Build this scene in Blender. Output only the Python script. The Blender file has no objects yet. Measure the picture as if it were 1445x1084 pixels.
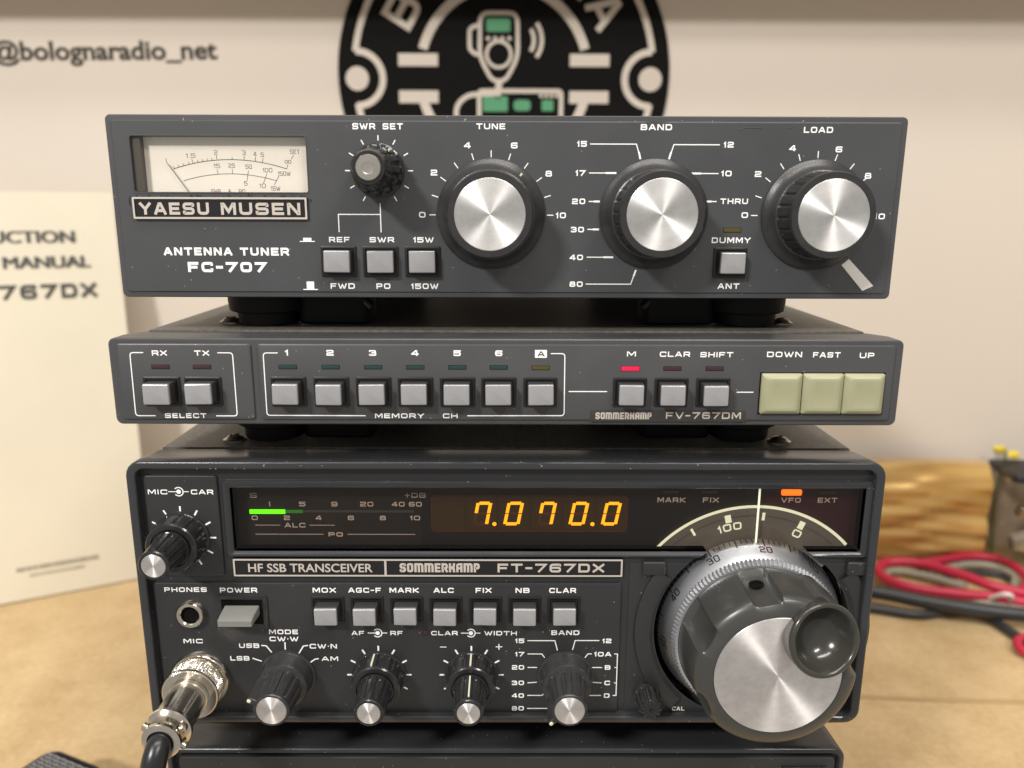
import bpy, math, random
from mathutils import Vector, Matrix
random.seed(7)
R = math.radians; PI = math.pi; MM = 0.001
sc = bpy.context.scene; col = sc.collection

# ------------------------------------------------------------------ camera
cam_d = bpy.data.cameras.new('camera'); cam = bpy.data.objects.new('camera', cam_d); col.objects.link(cam)
cam_d.sensor_width = 36; cam_d.lens = 27.063; cam_d.clip_start = 0.01; cam_d.clip_end = 30
cam.location = (0.736*MM, -229.8*MM, 284.75*MM)
cam.rotation_mode = 'QUATERNION'
cam.rotation_quaternion = (Matrix.Rotation(R(-0.2206), 3, 'Z') @ Matrix.Rotation(R(90-12.652), 3, 'X') @ Matrix.Rotation(R(0.182), 3, 'Z')).to_quaternion()
cam_d.dof.use_dof = True; cam_d.dof.focus_distance = 0.243; cam_d.dof.aperture_fstop = 9.5
sc.camera = cam
# ------------------------------------------------------------------ world, lamps, exposure
w = bpy.data.worlds.new('World'); sc.world = w; w.use_nodes = True
bg = w.node_tree.nodes['Background']; bg.inputs[0].default_value = (1.0, 0.95, 0.89, 1); bg.inputs[1].default_value = 0.44
def area(name, loc, target, sx, sy, power, colr):
    d = bpy.data.lights.new(name, 'AREA'); d.shape = 'RECTANGLE'; d.size = sx; d.size_y = sy; d.energy = power; d.color = colr
    o = bpy.data.objects.new(name, d); col.objects.link(o); o.location = loc
    o.rotation_euler = (Vector(target)-Vector(loc)).to_track_quat('-Z', 'Y').to_euler(); return o
area('ceiling_lamp', (-0.95, -1.25, 1.35), (0, 0, 0.15), 0.28, 0.14, 32, (1.0, 0.965, 0.92))
area('ceiling_lamp', (0.75, -1.0, 1.5), (0, 0, 0.15), 0.5, 0.08, 12, (1.0, 0.95, 0.89))
area('ceiling_lamp', (0.1, -0.40, 1.7), (0.0, 0.0, 0.2), 1.3, 0.12, 15, (1.0, 0.95, 0.88))
sc.view_settings.view_transform = 'Standard'; sc.view_settings.look = 'None'
sc.view_settings.exposure = 0.0; sc.view_settings.gamma = 1.0
sc.cycles.max_bounces = 8; sc.cycles.transparent_max_bounces = 12

# ------------------------------------------------------------------ materials
def new_mat(name):
    m = bpy.data.materials.new(name); m.use_nodes = True
    return m, m.node_tree, m.node_tree.nodes['Principled BSDF']
def mat(name, c, rough=0.5, metal=0.0, noise=0.0, nscale=400, bump=0.0, bscale=2500, dust=0.0, dscale=900, rvar=0.0, spec=0.5, coat=0.0):
    m, t, b = new_mat(name); N = t.nodes; L = t.links
    b.inputs['Base Color'].default_value = (*c, 1); b.inputs['Roughness'].default_value = rough
    b.inputs['Metallic'].default_value = metal; b.inputs['Specular IOR Level'].default_value = spec
    b.inputs['Coat Weight'].default_value = coat
    tc = N.new('ShaderNodeTexCoord')
    src = None
    if noise > 0:
        n = N.new('ShaderNodeTexNoise'); n.inputs['Scale'].default_value = nscale; n.inputs['Detail'].default_value = 6; n.inputs['Roughness'].default_value = .6
        L.new(tc.outputs['Object'], n.inputs['Vector'])
        r = N.new('ShaderNodeValToRGB'); L.new(n.outputs['Fac'], r.inputs[0])
        r.color_ramp.elements[0].position = .3; r.color_ramp.elements[1].position = .7
        r.color_ramp.elements[0].color = (*[x*(1-noise) for x in c], 1); r.color_ramp.elements[1].color = (*[min(1, x*(1+noise)) for x in c], 1)
        src = r.outputs[0]
    if rvar > 0:
        n2 = N.new('ShaderNodeTexNoise'); n2.inputs['Scale'].default_value = 55; n2.inputs['Detail'].default_value = 8
        L.new(tc.outputs['Object'], n2.inputs['Vector'])
        mr = N.new('ShaderNodeMapRange'); mr.inputs[3].default_value = rough-rvar; mr.inputs[4].default_value = rough+rvar
        L.new(n2.outputs['Fac'], mr.inputs[0]); L.new(mr.outputs[0], b.inputs['Roughness'])
    if dust > 0:
        v = N.new('ShaderNodeTexVoronoi'); v.inputs['Scale'].default_value = dscale; v.inputs['Randomness'].default_value = 1
        L.new(tc.outputs['Object'], v.inputs['Vector'])
        g = N.new('ShaderNodeMath'); g.operation = 'LESS_THAN'; g.inputs[1].default_value = .16; L.new(v.outputs['Distance'], g.inputs[0])
        sp = N.new('ShaderNodeSeparateColor'); L.new(v.outputs['Color'], sp.inputs[0])
        g2 = N.new('ShaderNodeMath'); g2.operation = 'LESS_THAN'; g2.inputs[1].default_value = dust; L.new(sp.outputs[0], g2.inputs[0])
        mu = N.new('ShaderNodeMath'); mu.operation = 'MULTIPLY'; L.new(g.outputs[0], mu.inputs[0]); L.new(g2.outputs[0], mu.inputs[1])
        mx = N.new('ShaderNodeMix'); mx.data_type = 'RGBA'; L.new(mu.outputs[0], mx.inputs[0])
        if src: L.new(src, mx.inputs[6])
        else: mx.inputs[6].default_value = (*c, 1)
        mx.inputs[7].default_value = (.26, .25, .23, 1); src = mx.outputs[2]
    if src: L.new(src, b.inputs['Base Color'])
    if bump > 0:
        n = N.new('ShaderNodeTexNoise'); n.inputs['Scale'].default_value = bscale; n.inputs['Detail'].default_value = 3
        L.new(tc.outputs['Object'], n.inputs['Vector'])
        bp = N.new('ShaderNodeBump'); bp.inputs['Strength'].default_value = bump; bp.inputs['Distance'].default_value = 0.0002
        L.new(n.outputs['Fac'], bp.inputs['Height']); L.new(bp.outputs[0], b.inputs['Normal'])
    return m
def emis(name, c, s, base=(.02, .02, .02)):
    m, t, b = new_mat(name); b.inputs['Base Color'].default_value = (*base, 1)
    b.inputs['Emission Color'].default_value = (*c, 1); b.inputs['Emission Strength'].default_value = s; b.inputs['Roughness'].default_value = .5
    return m
def turned(name, c, rough=0.28, an=0.85, bs=0.03):
    m, t, b = new_mat(name); N = t.nodes; L = t.links
    b.inputs['Base Color'].default_value = (*c, 1); b.inputs['Metallic'].default_value = 1; b.inputs['Roughness'].default_value = rough
    b.inputs['Anisotropic'].default_value = an; b.inputs['Anisotropic Rotation'].default_value = .25
    tg = N.new('ShaderNodeTangent'); tg.direction_type = 'RADIAL'; tg.axis = 'Z'; L.new(tg.outputs[0], b.inputs['Tangent'])
    tc = N.new('ShaderNodeTexCoord'); sp = N.new('ShaderNodeSeparateXYZ'); L.new(tc.outputs['Object'], sp.inputs[0])
    cx = N.new('ShaderNodeCombineXYZ'); L.new(sp.outputs[0], cx.inputs[0]); L.new(sp.outputs[1], cx.inputs[1])
    ln = N.new('ShaderNodeVectorMath'); ln.operation = 'LENGTH'; L.new(cx.outputs[0], ln.inputs[0])
    n = N.new('ShaderNodeTexNoise'); n.noise_dimensions = '1D'; n.inputs['Scale'].default_value = 4500; n.inputs['Detail'].default_value = 4
    L.new(ln.outputs['Value'], n.inputs['W'])
    bp = N.new('ShaderNodeBump'); bp.inputs['Strength'].default_value = bs; bp.inputs['Distance'].default_value = 0.0001
    L.new(n.outputs['Fac'], bp.inputs['Height']); L.new(bp.outputs[0], b.inputs['Normal'])
    mr = N.new('ShaderNodeMapRange'); mr.inputs[3].default_value = rough-.05; mr.inputs[4].default_value = rough+.07
    oi = N.new('ShaderNodeObjectInfo'); ad = N.new('ShaderNodeVectorMath'); ad.operation = 'ADD'; L.new(tc.outputs['Object'], ad.inputs[0]); L.new(oi.outputs['Random'], ad.inputs[1])
    n3 = N.new('ShaderNodeTexNoise'); n3.inputs['Scale'].default_value = 260; n3.inputs['Detail'].default_value = 8; n3.inputs['Roughness'].default_value = .7; L.new(ad.outputs[0], n3.inputs['Vector'])
    cr = N.new('ShaderNodeValToRGB'); cr.color_ramp.elements[0].position = .25; cr.color_ramp.elements[0].color = (*[x*.80 for x in c], 1); cr.color_ramp.elements[1].position = .6; cr.color_ramp.elements[1].color = (*c, 1)
    L.new(n3.outputs['Fac'], cr.inputs[0]); L.new(cr.outputs[0], b.inputs['Base Color'])
    L.new(n.outputs['Fac'], mr.inputs[0]); L.new(mr.outputs[0], b.inputs['Roughness'])
    return m
def pane(name, tint, ior=1.45, rough=0.02):
    m = bpy.data.materials.new(name); m.use_nodes = True; t = m.node_tree; N = t.nodes; L = t.links; N.clear()
    o = N.new('ShaderNodeOutputMaterial'); mx = N.new('ShaderNodeMixShader'); tr = N.new('ShaderNodeBsdfTransparent'); gl = N.new('ShaderNodeBsdfGlossy')
    fr = N.new('ShaderNodeFresnel'); fr.inputs[0].default_value = ior; tr.inputs[0].default_value = (*tint, 1); gl.inputs['Roughness'].default_value = rough
    ge = N.new('ShaderNodeNewGeometry'); iv = N.new('ShaderNodeMath'); iv.operation = 'SUBTRACT'; iv.inputs[0].default_value = 1; L.new(ge.outputs['Backfacing'], iv.inputs[1])
    mu = N.new('ShaderNodeMath'); mu.operation = 'MULTIPLY'; L.new(fr.outputs[0], mu.inputs[0]); L.new(iv.outputs[0], mu.inputs[1])
    L.new(mu.outputs[0], mx.inputs[0]); L.new(tr.outputs[0], mx.inputs[1]); L.new(gl.outputs[0], mx.inputs[2]); L.new(mx.outputs[0], o.inputs[0])
    return m
M = dict(
 fc=mat('grey_blue_paint', (.055, .057, .061), .42, noise=.10, nscale=30, bump=.10, bscale=3500, dust=.02, dscale=900, rvar=.06),
 fv=mat('grey_plastic', (.057, .058, .060), .38, noise=.10, nscale=30, bump=.10, bscale=3500, dust=.03, dscale=900, rvar=.06),
 ft=mat('charcoal_plastic', (.022, .0225, .024), .38, noise=.12, nscale=30, bump=.12, bscale=3200, dust=.03, dscale=900, rvar=.07),
 bezel=mat('charcoal_bezel', (.030, .031, .034), .24, noise=.12, nscale=30, bump=.05, bscale=3000, dust=.05, dscale=900, rvar=.06),
 lid=mat('crackle_painted_steel', (.135, .125, .108), .42, noise=.35, nscale=600, bump=.5, bscale=1400, dust=.10, dscale=500),
 black=mat('black_plastic', (.006, .006, .0065), .42, bump=.08, dust=.01, dscale=500),
 pit=mat('matt_black', (.004, .004, .004), .8, spec=.1),
 knob=mat('black_gloss_plastic', (.018, .018, .019), .19, noise=.15, nscale=300, bump=.10, bscale=2500, dust=.02, dscale=500, rvar=.06),
 knobmat=mat('worn_knob_plastic', (.026, .026, .027), .31, noise=.15, nscale=300, bump=.15, bscale=2500, dust=.02, dscale=500, rvar=.06),
 dialk=mat('olive_grey_plastic', (.044, .044, .041), .30, noise=.05, nscale=100, bump=.06, rvar=.05),
 cup=mat('glossy_olive_grey_plastic', (.036, .035, .030), .20, noise=.06, nscale=80, coat=.15),
 rubber=mat('black_rubber', (.004, .004, .004), .6, spec=.25),
 white=mat('white_print', (.92, .92, .91), .45),
 print=mat('grey_print', (.85, .78, .70), .6),
 ink=mat('dark_ink', (.07, .075, .085), .6),
 plate=mat('silver_print', (.62, .56, .50), .38, metal=.35),
 plateb=mat('black_label', (.008, .008, .009), .35),
 strip=mat('dark_grey_label', (.045, .043, .040), .35, metal=.2),
 silver=mat('silver_button_face', (.40, .40, .41), .30, metal=.45, noise=.04, nscale=300, rvar=.05),
 bside=mat('dark_button_side', (.030, .030, .031), .45),
 silver2=mat('satin_metal', (.55, .53, .49), .30, metal=1, noise=.05, nscale=200, rvar=.05),
 chrome=mat('polished_nickel', (.66, .61, .53), .19, metal=1, noise=.10, nscale=250, rvar=.04),
 alu=turned('turned_aluminium', (.96, .955, .945), .46, .88),
 alu2=turned('turned_warm_aluminium', (.94, .91, .89), .43, .90),
 skirt=mat('satin_aluminium', (.66, .68, .72), .36, metal=1, noise=.05, nscale=120),
 key=mat('sage_plastic', (.33, .33, .205), .40, noise=.06, nscale=90, bump=.06, rvar=.05),
 keydirt=mat('key_grime', (.18, .15, .08), .6),
 lever=mat('grey_lever_plastic', (.19, .19, .175), .42, noise=.05, nscale=150, rvar=.05),
 meter=mat('cream_meter_card', (.90, .87, .82), .6, noise=.03, nscale=40),
 smoke=pane('smoked_window', (.80, .76, .73)),
 clear=pane('clear_window', (.96, .95, .93)),
 back=mat('dark_display_back', (.012, .010, .009), .5),
 backl=mat('meter_display_back', (.020, .018, .016), .6, noise=.3, nscale=60),
 backbrown=mat('amber_display_back', (.060, .034, .008), .6),
 backred=mat('maroon_display_back', (.050, .014, .020), .5),
 amber=emis('amber_segment', (1, .35, .004), 3.0), dimseg=mat('unlit_segment', (.12, .045, .012), .5),
 green=emis('green_bar_lit', (.12, 1, .0), 2.6), greend=emis('green_bar_dim', (.05, .5, .02), .45), greyseg=mat('unlit_bar', (.07, .075, .07), .5),
 orange=emis('orange_lamp_lit', (1, .11, .006), 4.2), redled=emis('red_lamp_lit', (1, .004, .06), 1.15, (.3, 0, .02)),
 ledred=mat('unlit_red_lamp', (.048, .016, .020), .35), ledgreen=mat('unlit_green_lamp', (.013, .042, .037), .35), ledyel=mat('unlit_yellow_lamp', (.075, .060, .012), .35),
 ledgrey=mat('unlit_grey_lamp', (.10, .08, .075), .5),
 dialglow=emis('backlit_cream', (.74, .82, .60), 1.1, (.7, .7, .6)), dialdisc=mat('grey_dial_disc', (.20, .20, .185), .3),
 wall=mat('cream_wall', (.60, .54, .47), .75, noise=.02, nscale=5, bump=.05, bscale=300),
 walltxt=mat('brown_wall_lettering', (.030, .022, .010), .7), logob=mat('black_sign', (.006, .0055, .005), .8, spec=.1), logow=mat('cream_sign_print', (.55, .49, .42), .6), logog=mat('green_sign_print', (.07, .27, .13), .6),
 shelf=mat('shelf_board', (.55, .47, .38), .6),
 paper=mat('manual_cover', (.68, .625, .50), .7, noise=.03, nscale=12), pages=mat('manual_pages', (.6, .52, .38), .8), paperink=mat('manual_ink', (.06, .06, .055), .7), paperink2=mat('faint_manual_ink', (.32, .29, .22), .7),
 cord=mat('black_cord_rubber', (.012, .013, .015), .30), blackwire=mat('black_wire', (.028, .030, .034), .38), redwire=mat('red_wire', (.50, .018, .055), .42), tanwire=mat('grey_wire', (.30, .27, .22), .5), tie=mat('white_tie', (.75, .62, .60), .4),
 yellow=mat('yellow_petals', (.75, .58, .02), .5), tape=mat('white_tape', (.66, .63, .58), .5), pointer=mat('cream_pointer', (.62, .59, .45), .45),
)
def table_mat():
    m, t, b = new_mat('kraft_tabletop'); N = t.nodes; L = t.links
    tc = N.new('ShaderNodeTexCoord')
    n = N.new('ShaderNodeTexNoise'); n.inputs['Scale'].default_value = 28; n.inputs['Detail'].default_value = 7; n.inputs['Roughness'].default_value = .62
    L.new(tc.outputs['Object'], n.inputs['Vector'])
    r = N.new('ShaderNodeValToRGB'); L.new(n.outputs['Fac'], r.inputs[0]); e = r.color_ramp.elements
    e[0].position = .32; e[0].color = (.47, .325, .16, 1); e[1].position = .70; e[1].color = (.61, .45, .25, 1)
    n2 = N.new('ShaderNodeTexNoise'); n2.inputs['Scale'].default_value = 260; n2.inputs['Detail'].default_value = 4; L.new(tc.outputs['Object'], n2.inputs['Vector'])
    mx = N.new('ShaderNodeMix'); mx.data_type = 'RGBA'; mx.blend_type = 'SOFT_LIGHT'; mx.inputs[0].default_value = .35
    L.new(r.outputs[0], mx.inputs[6]); L.new(n2.outputs['Fac'], mx.inputs[7]); L.new(mx.outputs[2], b.inputs['Base Color'])
    bp = N.new('ShaderNodeBump'); bp.inputs['Strength'].default_value = .25; bp.inputs['Distance'].default_value = .0006
    L.new(n2.outputs['Fac'], bp.inputs['Height']); L.new(bp.outputs[0], b.inputs['Normal']); b.inputs['Roughness'].default_value = .6
    return m
M['table'] = table_mat()
def gold_mat():
    m, t, b = new_mat('gold_crinkled_film'); N = t.nodes; L = t.links
    tc = N.new('ShaderNodeTexCoord'); mp = N.new('ShaderNodeMapping'); mp.inputs['Scale'].default_value = (7, 7, 60); L.new(tc.outputs['Object'], mp.inputs[0])
    n = N.new('ShaderNodeTexNoise'); n.inputs['Scale'].default_value = 1.2; n.inputs['Detail'].default_value = 4; L.new(mp.outputs[0], n.inputs['Vector'])
    r = N.new('ShaderNodeValToRGB'); L.new(n.outputs['Fac'], r.inputs[0]); e = r.color_ramp.elements
    e[0].position = .3; e[0].color = (.38, .19, .035, 1); e[1].position = .72; e[1].color = (.78, .52, .18, 1)
    L.new(r.outputs[0], b.inputs['Base Color']); b.inputs['Roughness'].default_value = .25; b.inputs['Metallic'].default_value = .35; b.inputs['Coat Weight'].default_value = .8
    return m
M['gold'] = gold_mat()

# ------------------------------------------------------------------ mesh helpers (all lengths in mm; panel space: x right, y up, z out of the panel)
def mesh(name, V, F, m, smooth=40, mi=None):
    me = bpy.data.meshes.new(name); me.from_pydata([(a*MM, b*MM, c*MM) for a, b, c in V], [], F)
    for x in (m if isinstance(m, (list, tuple)) else [m]): me.materials.append(x)
    if mi: me.polygons.foreach_set('material_index', mi)
    if smooth:
        me.polygons.foreach_set('use_smooth', [True]*len(F)); me.set_sharp_from_angle(angle=R(smooth))
    me.update(); return me
def rr(cx, cy, w, h, r, z, n=5):
    r = max(min(r, w/2-1e-3, h/2-1e-3), 1e-3); P = []
    for k, (sx, sy) in enumerate(((1, 1), (-1, 1), (-1, -1), (1, -1))):
        for i in range(n+1):
            a = (k + i/n)*PI/2
            P.append((cx+sx*(w/2-r)+r*math.cos(a), cy+sy*(h/2-r)+r*math.sin(a), z))
    return P
def loft(loops, start=False, end=True, off=0):
    V = []; F = []; n = len(loops[0])
    for lp in loops: V += lp
    for k in range(len(loops)-1):
        for i in range(n):
            j = (i+1) % n
            F.append((off+k*n+i, off+k*n+j, off+(k+1)*n+j, off+(k+1)*n+i))
    if start: F.append(tuple(off+i for i in reversed(range(n))))
    if end: F.append(tuple(off+(len(loops)-1)*n+i for i in range(n)))
    return V, F
def join(*parts):
    V = []; F = []
    for v, f in parts:
        o = len(V); V += v; F += [tuple(i+o for i in q) for q in f]
    return V, F
def block(cx, cy, w, h, z0, z1, r=0.4, b=0.3, n=3):   # box with rounded corners and a bevelled front edge
    L = [rr(cx, cy, w, h, r, z0, n), rr(cx, cy, w, h, r, z1-b, n)]
    for a in (30, 60, 90):
        s = b*(1-math.cos(R(a))); L.append(rr(cx, cy, w-2*s, h-2*s, max(r-s, .05), z1-b+b*math.sin(R(a)), n))
    return loft(L, True, True)
def box(x0, x1, y0, y1, z0, z1):
    V = [(x, y, z) for z in (z0, z1) for y in (y0, y1) for x in (x0, x1)]
    return V, [(0, 2, 3, 1), (4, 5, 7, 6), (0, 1, 5, 4), (2, 6, 7, 3), (0, 4, 6, 2), (1, 3, 7, 5)]
def lathe(prof, seg=64, mod=None, close=True, a0=0, a1=360):
    V = []; F = []; full = abs(a1-a0-360) < 1e-6; n = seg if full else seg+1
    for r, z in prof:
        for i in range(n):
            t = R(a0 + (a1-a0)*i/seg); q = mod(t, r, z) if mod else r
            V.append((q*math.cos(t), q*math.sin(t), z))
    for k in range(len(prof)-1):
        for i in range(seg):
            j = (i+1) % n
            F.append((k*n+i, k*n+j, (k+1)*n+j, (k+1)*n+i))
    if full and close and prof[-1][0] > 0:
        F.append(tuple((len(prof)-1)*n+i for i in range(n)))
    return V, F
def annulus(cx, cy, r0, r1, z, seg=48, a0=0, a1=360):
    V = []; F = []
    for i in range(seg+1):
        t = R(a0+(a1-a0)*i/seg)
        V += [(cx+r0*math.cos(t), cy+r0*math.sin(t), z), (cx+r1*math.cos(t), cy+r1*math.sin(t), z)]
    for i in range(seg): F.append((2*i, 2*i+1, 2*i+3, 2*i+2))
    return V, F
def disc(cx, cy, r, z, seg=32, ry=None):
    ry = ry or r
    return [(cx+r*math.cos(2*PI*i/seg), cy+ry*math.sin(2*PI*i/seg), z) for i in range(seg)], [tuple(range(seg))]
def quad(pts, z): return [(a, b, z) for a, b in pts], [tuple(range(len(pts)))]
def tube(pts, r, seg=12, sub=8):     # smooth tube through points
    P = [Vector(p) for p in pts]; C = []
    for i in range(len(P)-1):
        p0 = P[max(i-1, 0)]; p1 = P[i]; p2 = P[i+1]; p3 = P[min(i+2, len(P)-1)]
        for k in range(sub):
            t = k/sub; C.append(.5*((2*p1)+(-p0+p2)*t+(2*p0-5*p1+4*p2-p3)*t*t+(-p0+3*p1-3*p2+p3)*t**3))
    C.append(P[-1]); V = []; F = []
    up = Vector((0, 0, 1)); n = None
    for i, c in enumerate(C):
        d = (C[min(i+1, len(C)-1)]-C[max(i-1, 0)]).normalized()
        n = (up - d*up.dot(d)) if n is None else (n - d*n.dot(d))
        if n.length < 1e-4: n = Vector((1, 0, 0)) - d*d.x
        n.normalize(); b = d.cross(n)
        rad = r(i/(len(C)-1)) if callable(r) else r
        for k in range(seg):
            a = 2*PI*k/seg; V.append(tuple(c + n*math.cos(a)*rad + b*math.sin(a)*rad))
    for i in range(len(C)-1):
        for k in range(seg):
            j = (k+1) % seg; F.append((i*seg+k, i*seg+j, (i+1)*seg+j, (i+1)*seg+k))
    F.append(tuple(reversed(range(seg)))); F.append(tuple((len(C)-1)*seg+k for k in range(seg)))
    return V, F
# ---- stroke lettering
def ribbon(P, t, z, closed=False, ext=(True, True)):
    P = [Vector((a, b)) for a, b in P]; n = len(P); h = t/2; Lf = []
    if not closed:
        if ext[0]: P[0] = P[0] + (P[0]-P[1]).normalized()*h
        if ext[1]: P[-1] = P[-1] + (P[-1]-P[-2]).normalized()*h
    for i in range(n):
        if closed: a = (P[i]-P[i-1]).normalized(); b = (P[(i+1) % n]-P[i]).normalized()
        else:
            a = (P[i]-P[i-1]).normalized() if i else (P[1]-P[0]).normalized()
            b = (P[i+1]-P[i]).normalized() if i < n-1 else a
        na = Vector((-a.y, a.x)); nb = Vector((-b.y, b.x)); m = na+nb
        if m.length < .25: m = na
        m.normalize(); k = min(1/max(m.dot(na), .3), 2.2)
        Lf.append((P[i]+m*h*k, P[i]-m*h*k))
    V = []; F = []
    for l, r in Lf: V += [(l.x, l.y, z), (r.x, r.y, z)]
    for i in range(n if closed else n-1):
        j = (i+1) % n; F.append((2*i+1, 2*j+1, 2*j, 2*i))
    return V, F
def rounded(P, flags, rad):
    out = []; n = len(P)
    for i, (p, f) in enumerate(zip(P, flags)):
        if not f or i in (0, n-1): out.append(p); continue
        a = Vector(P[i-1]); b = Vector(p); c = Vector(P[i+1])
        r = min(rad, (a-b).length*.49, (c-b).length*.49)
        s = b+(a-b).normalized()*r; e = b+(c-b).normalized()*r
        for k in range(5):
            u = k/4; q = s*(1-u)**2+b*2*u*(1-u)+e*u*u; out.append((q.x, q.y))
    return out
G = {
'A': (1.05, '0,0 .42,1 .58,1 1,0;.2,.28b .8,.28b'), 'B': (1, '0,0 0,1 .95,1r .95,.53r .1,.53b;.3,.53b 1,.53r 1,0r 0,0b'),
'C': (1, '1,.86 1,1r 0,1r 0,0r 1,0r 1,.14'), 'D': (1, '0,.5 0,1 1,1r 1,0r 0,0 0,.5'), 'E': (.92, '1,1 0,1 0,0 1,0;.1,.5b .9,.5'),
'F': (.92, '1,1 0,1 0,0;.1,.48b .85,.48'), 'G': (1, '1,.86 1,1r 0,1r 0,0r 1,0r 1,.44 .6,.44'), 'H': (1, '0,0 0,1;1,0 1,1;.1,.5b .9,.5b'),
'I': (.18, '.5,0 .5,1'), 'K': (.98, '0,0 0,1;1,1 .15,.5 1,0'), 'L': (.88, '0,1 0,0 1,0'), 'M': (1.15, '0,0 0,1 .12,1 .5,.2 .88,1 1,1 1,0'),
'N': (1, '0,0 0,1 .12,1 .88,0 1,0 1,1'), 'O': (1, '.5,1 1,1r 1,0r 0,0r 0,1r .5,1'), 'P': (.95, '0,0 0,1 1,1r 1,.42r .1,.42b'),
'R': (1, '0,0 0,1 1,1r 1,.42r .1,.42b;.62,.42b 1,0'), 'S': (1, '1,.87 1,1r 0,1r 0,.5r 1,.5r 1,0r 0,0r 0,.13'), 'T': (1, '0,1 1,1;.5,.9b .5,0'),
'U': (1, '0,1 0,0r 1,0r 1,1'), 'V': (1.05, '0,1 .45,0 .55,0 1,1'), 'W': (1.35, '0,1 .22,0 .30,0 .5,.85 .70,0 .78,0 1,1'), 'X': (1, '0,1 1,0;0,0 1,1'),
'Y': (1, '0,1 .5,.45 1,1;.5,.4b .5,0'), '0': (1, '.5,1 1,1r 1,0r 0,0r 0,1r .5,1'), '1': (.38, '0,.78 .9,1 .9,0'),
'2': (1, '0,.87 0,1r 1,1r 1,.52r 0,.45r 0,0 1,0'), '3': (1, '0,.87 0,1r .95,1r .95,.52r .4,.52;.7,.52b 1,.52r 1,0r 0,0r 0,.13'),
'4': (1, '.78,0 .78,1 .62,1 0,.3;0,.26 1,.26'), '5': (1, '1,1 0,1 0,.58 1,.6r 1,0r 0,0r 0,.13'), '6': (1, '1,.9 1,1r 0,1r 0,0r 1,0r 1,.54r .12,.54b'),
'7': (1, '0,1 1,1 .3,0'), '8': (1, '.5,1 .94,1r .94,.54r .06,.54r .06,1r .5,1;.5,.52 1,.52r 1,0r 0,0r 0,.52r .5,.52'),
'9': (1, '0,.1 0,0r 1,0r 1,1r 0,1r 0,.46r .88,.46b'), '-': (.6, '0,.48 1,.48'), '+': (.8, '0,.5 1,.5;.5,.05 .5,.95'), '.': (.2, '.5,0 .5,.02'), '*': (.2, '.5,.5 .5,.52'),
'&': (1, '1,0 .2,.8 .3,1r .7,1r .7,.8 0,.3r 0,0r .6,0r 1,.5'),
}
NARROW = {'A': (1, '0,0 0,1r 1,1 1,0;.1,.42b .9,.42b'), 'M': (1.45, '0,0 0,1 1,1r 1,0;.5,.9b .5,0'), 'K': (1, '0,0 0,1;1,1 .9,.62 .1,.5 .9,.38 1,0'), 'O': (1, '.5,1 1,1r 1,0r 0,0r 0,1r .5,1')}
def glyphs(s, x0, y0, x1, y1, t=None, z=0.05, gap=.25, style=None, space=.75):
    H = y1-y0; t = t or H*.215; g = dict(G)
    if style: g.update(style)
    ws = [space if c == ' ' else g[c][0] for c in s]
    tot = sum(ws)+gap*(len(s)-1); u = (x1-x0)/tot; x = x0; V = []; F = []; rad = .26*min(u, H)
    for c, wd in zip(s, ws):
        if c != ' ':
            ww = max(wd*u-t, .001); hh = H-t
            for k, st in enumerate(g[c][1].split(';')):
                P = []; fl = []; cap = []
                for q in st.split():
                    a, b = q.split(','); fl.append(b.endswith('r')); cap.append(not b.endswith('b')); b = b.rstrip('rb')
                    P.append((x+t/2+float(a)*ww, y0+t/2+float(b)*hh))
                P = rounded(P, fl, rad)
                cl = (Vector(P[0])-Vector(P[-1])).length < 1e-5
                if cl: P = P[:-1]
                v, f = ribbon(P, t, z+.012*k, cl, (cap[0], cap[-1])); o = len(V); V += v; F += [tuple(i+o for i in q) for q in f]
        x += (wd+gap)*u
    return V, F
def fonttext(s, x0, y0, x1, cap_h, bold=.0, z=.05, squeeze=True):   # built-in sans face, fitted to a width
    cu = bpy.data.curves.new('t', 'FONT'); cu.body = s; cu.size = 1; cu.offset = bold; cu.resolution_u = 4
    o = bpy.data.objects.new('t', cu); col.objects.link(o); bpy.context.view_layer.update()
    me = bpy.data.meshes.new_from_object(o.evaluated_get(bpy.context.evaluated_depsgraph_get()))
    V = [v.co.copy() for v in me.vertices]; F = [tuple(p.vertices) for p in me.polygons]
    bpy.data.objects.remove(o); bpy.data.curves.remove(cu); bpy.data.meshes.remove(me)
    mn = min(v.x for v in V); mx = max(v.x for v in V); sx = (x1-x0)/(mx-mn); sy = cap_h/.70
    return [(x0+(v.x-mn)*sx, y0+v.y*sy, z) for v in V], F

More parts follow.
